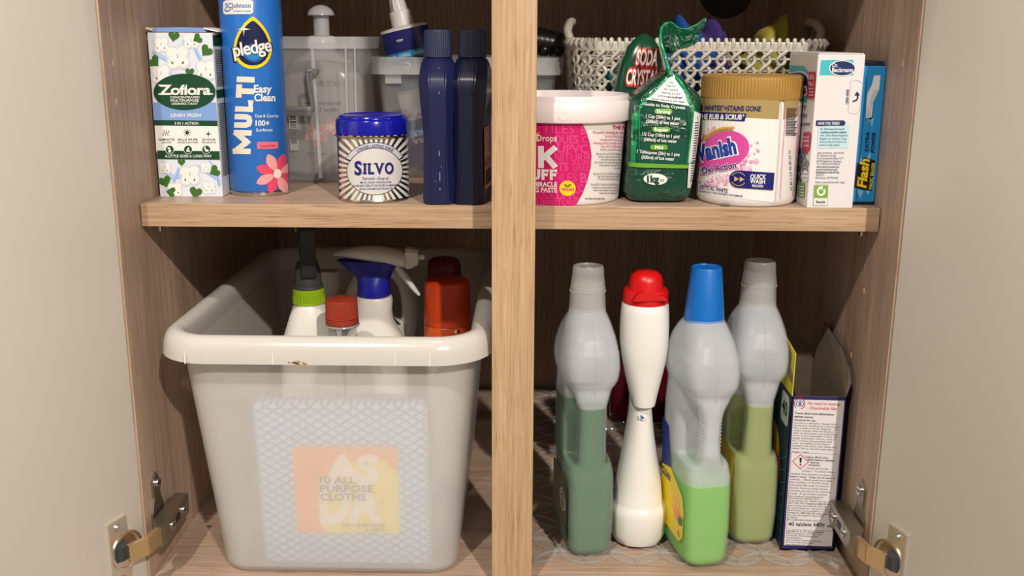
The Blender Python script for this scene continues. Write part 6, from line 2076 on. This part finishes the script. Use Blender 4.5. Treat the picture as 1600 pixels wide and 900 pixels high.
for k, (s_, x, w, b) in enumerate((('Tesco all-in-one', 1257.5, 36, 0.02), ('dishwasher tablets', 1261.5, 42, 0.02), ('lemon.', 1266, 15, 0.02), ('WARNING', 1263, 18, 0.01), ('- Causes serious eye', 1258, 36, 0.0), ('irritation. - If medical advice is', 1253, 53, 0.0), ('needed, have product container or', 1235.5, 68, 0.0), ('label at hand. - Keep out of reach of', 1235, 70, 0.015), ('children. - Wash hands thoroughly', 1234.7, 66, 0.0), ('after handling. - IF IN EYES: Rinse', 1234.4, 60, 0.0), ('cautiously with water for several', 1234.1, 60, 0.0), ('minutes. Remove contact lenses,', 1233.8, 60, 0.0), ('if present and easy to do. Continue', 1233.5, 64, 0.0), ('rinsing. - If eye irritation persists:', 1233.2, 60, 0.0), ('Get medical advice/attention.', 1233, 54, 0.0))):
    pr.text('small_print', K_, 1, s_, x, 714.5 + k * 4.35, 2.9 if k < 4 else 2.6, w, 'l', bold=b, rot=-2.5, res=2)
for k, (s_, w, b) in enumerate((('Produced in Luxembourg for', 48, 0.0), ('Tesco Stores Ltd., Welwyn Garden City', 68, 0.0), ('AL7 1GA, U.K. Freephone 0800 50 55 55.', 70, 0.01), ('www.tesco.com Mon-Sat, 9am-6pm', 62, 0.0), ('& Tesco Ireland Ltd., Gresham House,', 64, 0.0), ('Marine Road, Dun Laoghaire, Co. Dublin.', 70, 0.0), ('Freephone 1800 248 123, www.tesco.ie', 68, 0.01), ('Mon-Sat, 9am-6pm © Tesco 2025.', 58, 0.0), ('SC10470/2', 16, 0.0), ('UFI: CH0P-P6MC-MN0U-G0D7', 50, 0.0))):
    pr.text('small_print', K_, 1, s_, 1233 - k * 0.4, 778.5 + k * 3.75, 2.5, w, 'l', bold=b, rot=-2.5, res=2)
pr.text('weight_lettering', K_, 1, '40 tablets 680g', 1231.5, 820.5, 5.6, 57, 'l', bold=0.02, rot=-1.5)
pr.text('weight_lettering', K_, 1, 'e', 1292, 823, 5, 7, 'l', bold=0.0)
for k, (s_, w, b) in enumerate((('Ingredients: 5-15% Oxygen-Based', 58, 0.01), ('Bleaching Agents, <5% Non-ionic', 56, 0.0), ('Surfactants, Polycarboxylates,', 50, 0.0), ('Phosphonates.', 24, 0.0), ('Also contains: Enzymes, Perfume.', 56, 0.0), ('For more information see', 43, 0.0), ('www.detergentinfo.com', 40, 0.0))):
    pr.text('small_print', K_, 1, s_, 1228.6 - k * 0.3, 829.5 + k * 3.5, 2.4, w, 'l', bold=b, rot=-2.5, res=2)
pr.build()
pr = Print(t, left_face([(0, 0), (120, 0), (120, 154), (0, 154)], -hw, -hd, hd, 0, hh))
pr.add('count_badge', mat((206, 214, 206), 0.5), s_rrect(84, 4, 113, 34, 6), 1)
pr.text('count_lettering', NV, 2, '40', 98, 25, 13, 20, 'c', bold=0.03)
pr.add('picture_print', mat((196, 150, 40), 0.5), s_ell(60, 70, 30, 26, 28), 1)
pr.add('picture_print', mat((180, 60, 40), 0.5), s_ell(84, 84, 14, 14, 20), 2)
for k in range(7):
    pr.add('light_streak', mat((40, 110, 150), 0.5), s_line([(118, 60 + k * 13), (70 + k * 4, 84 + k * 9)], 1.0), 2)
pr.build()
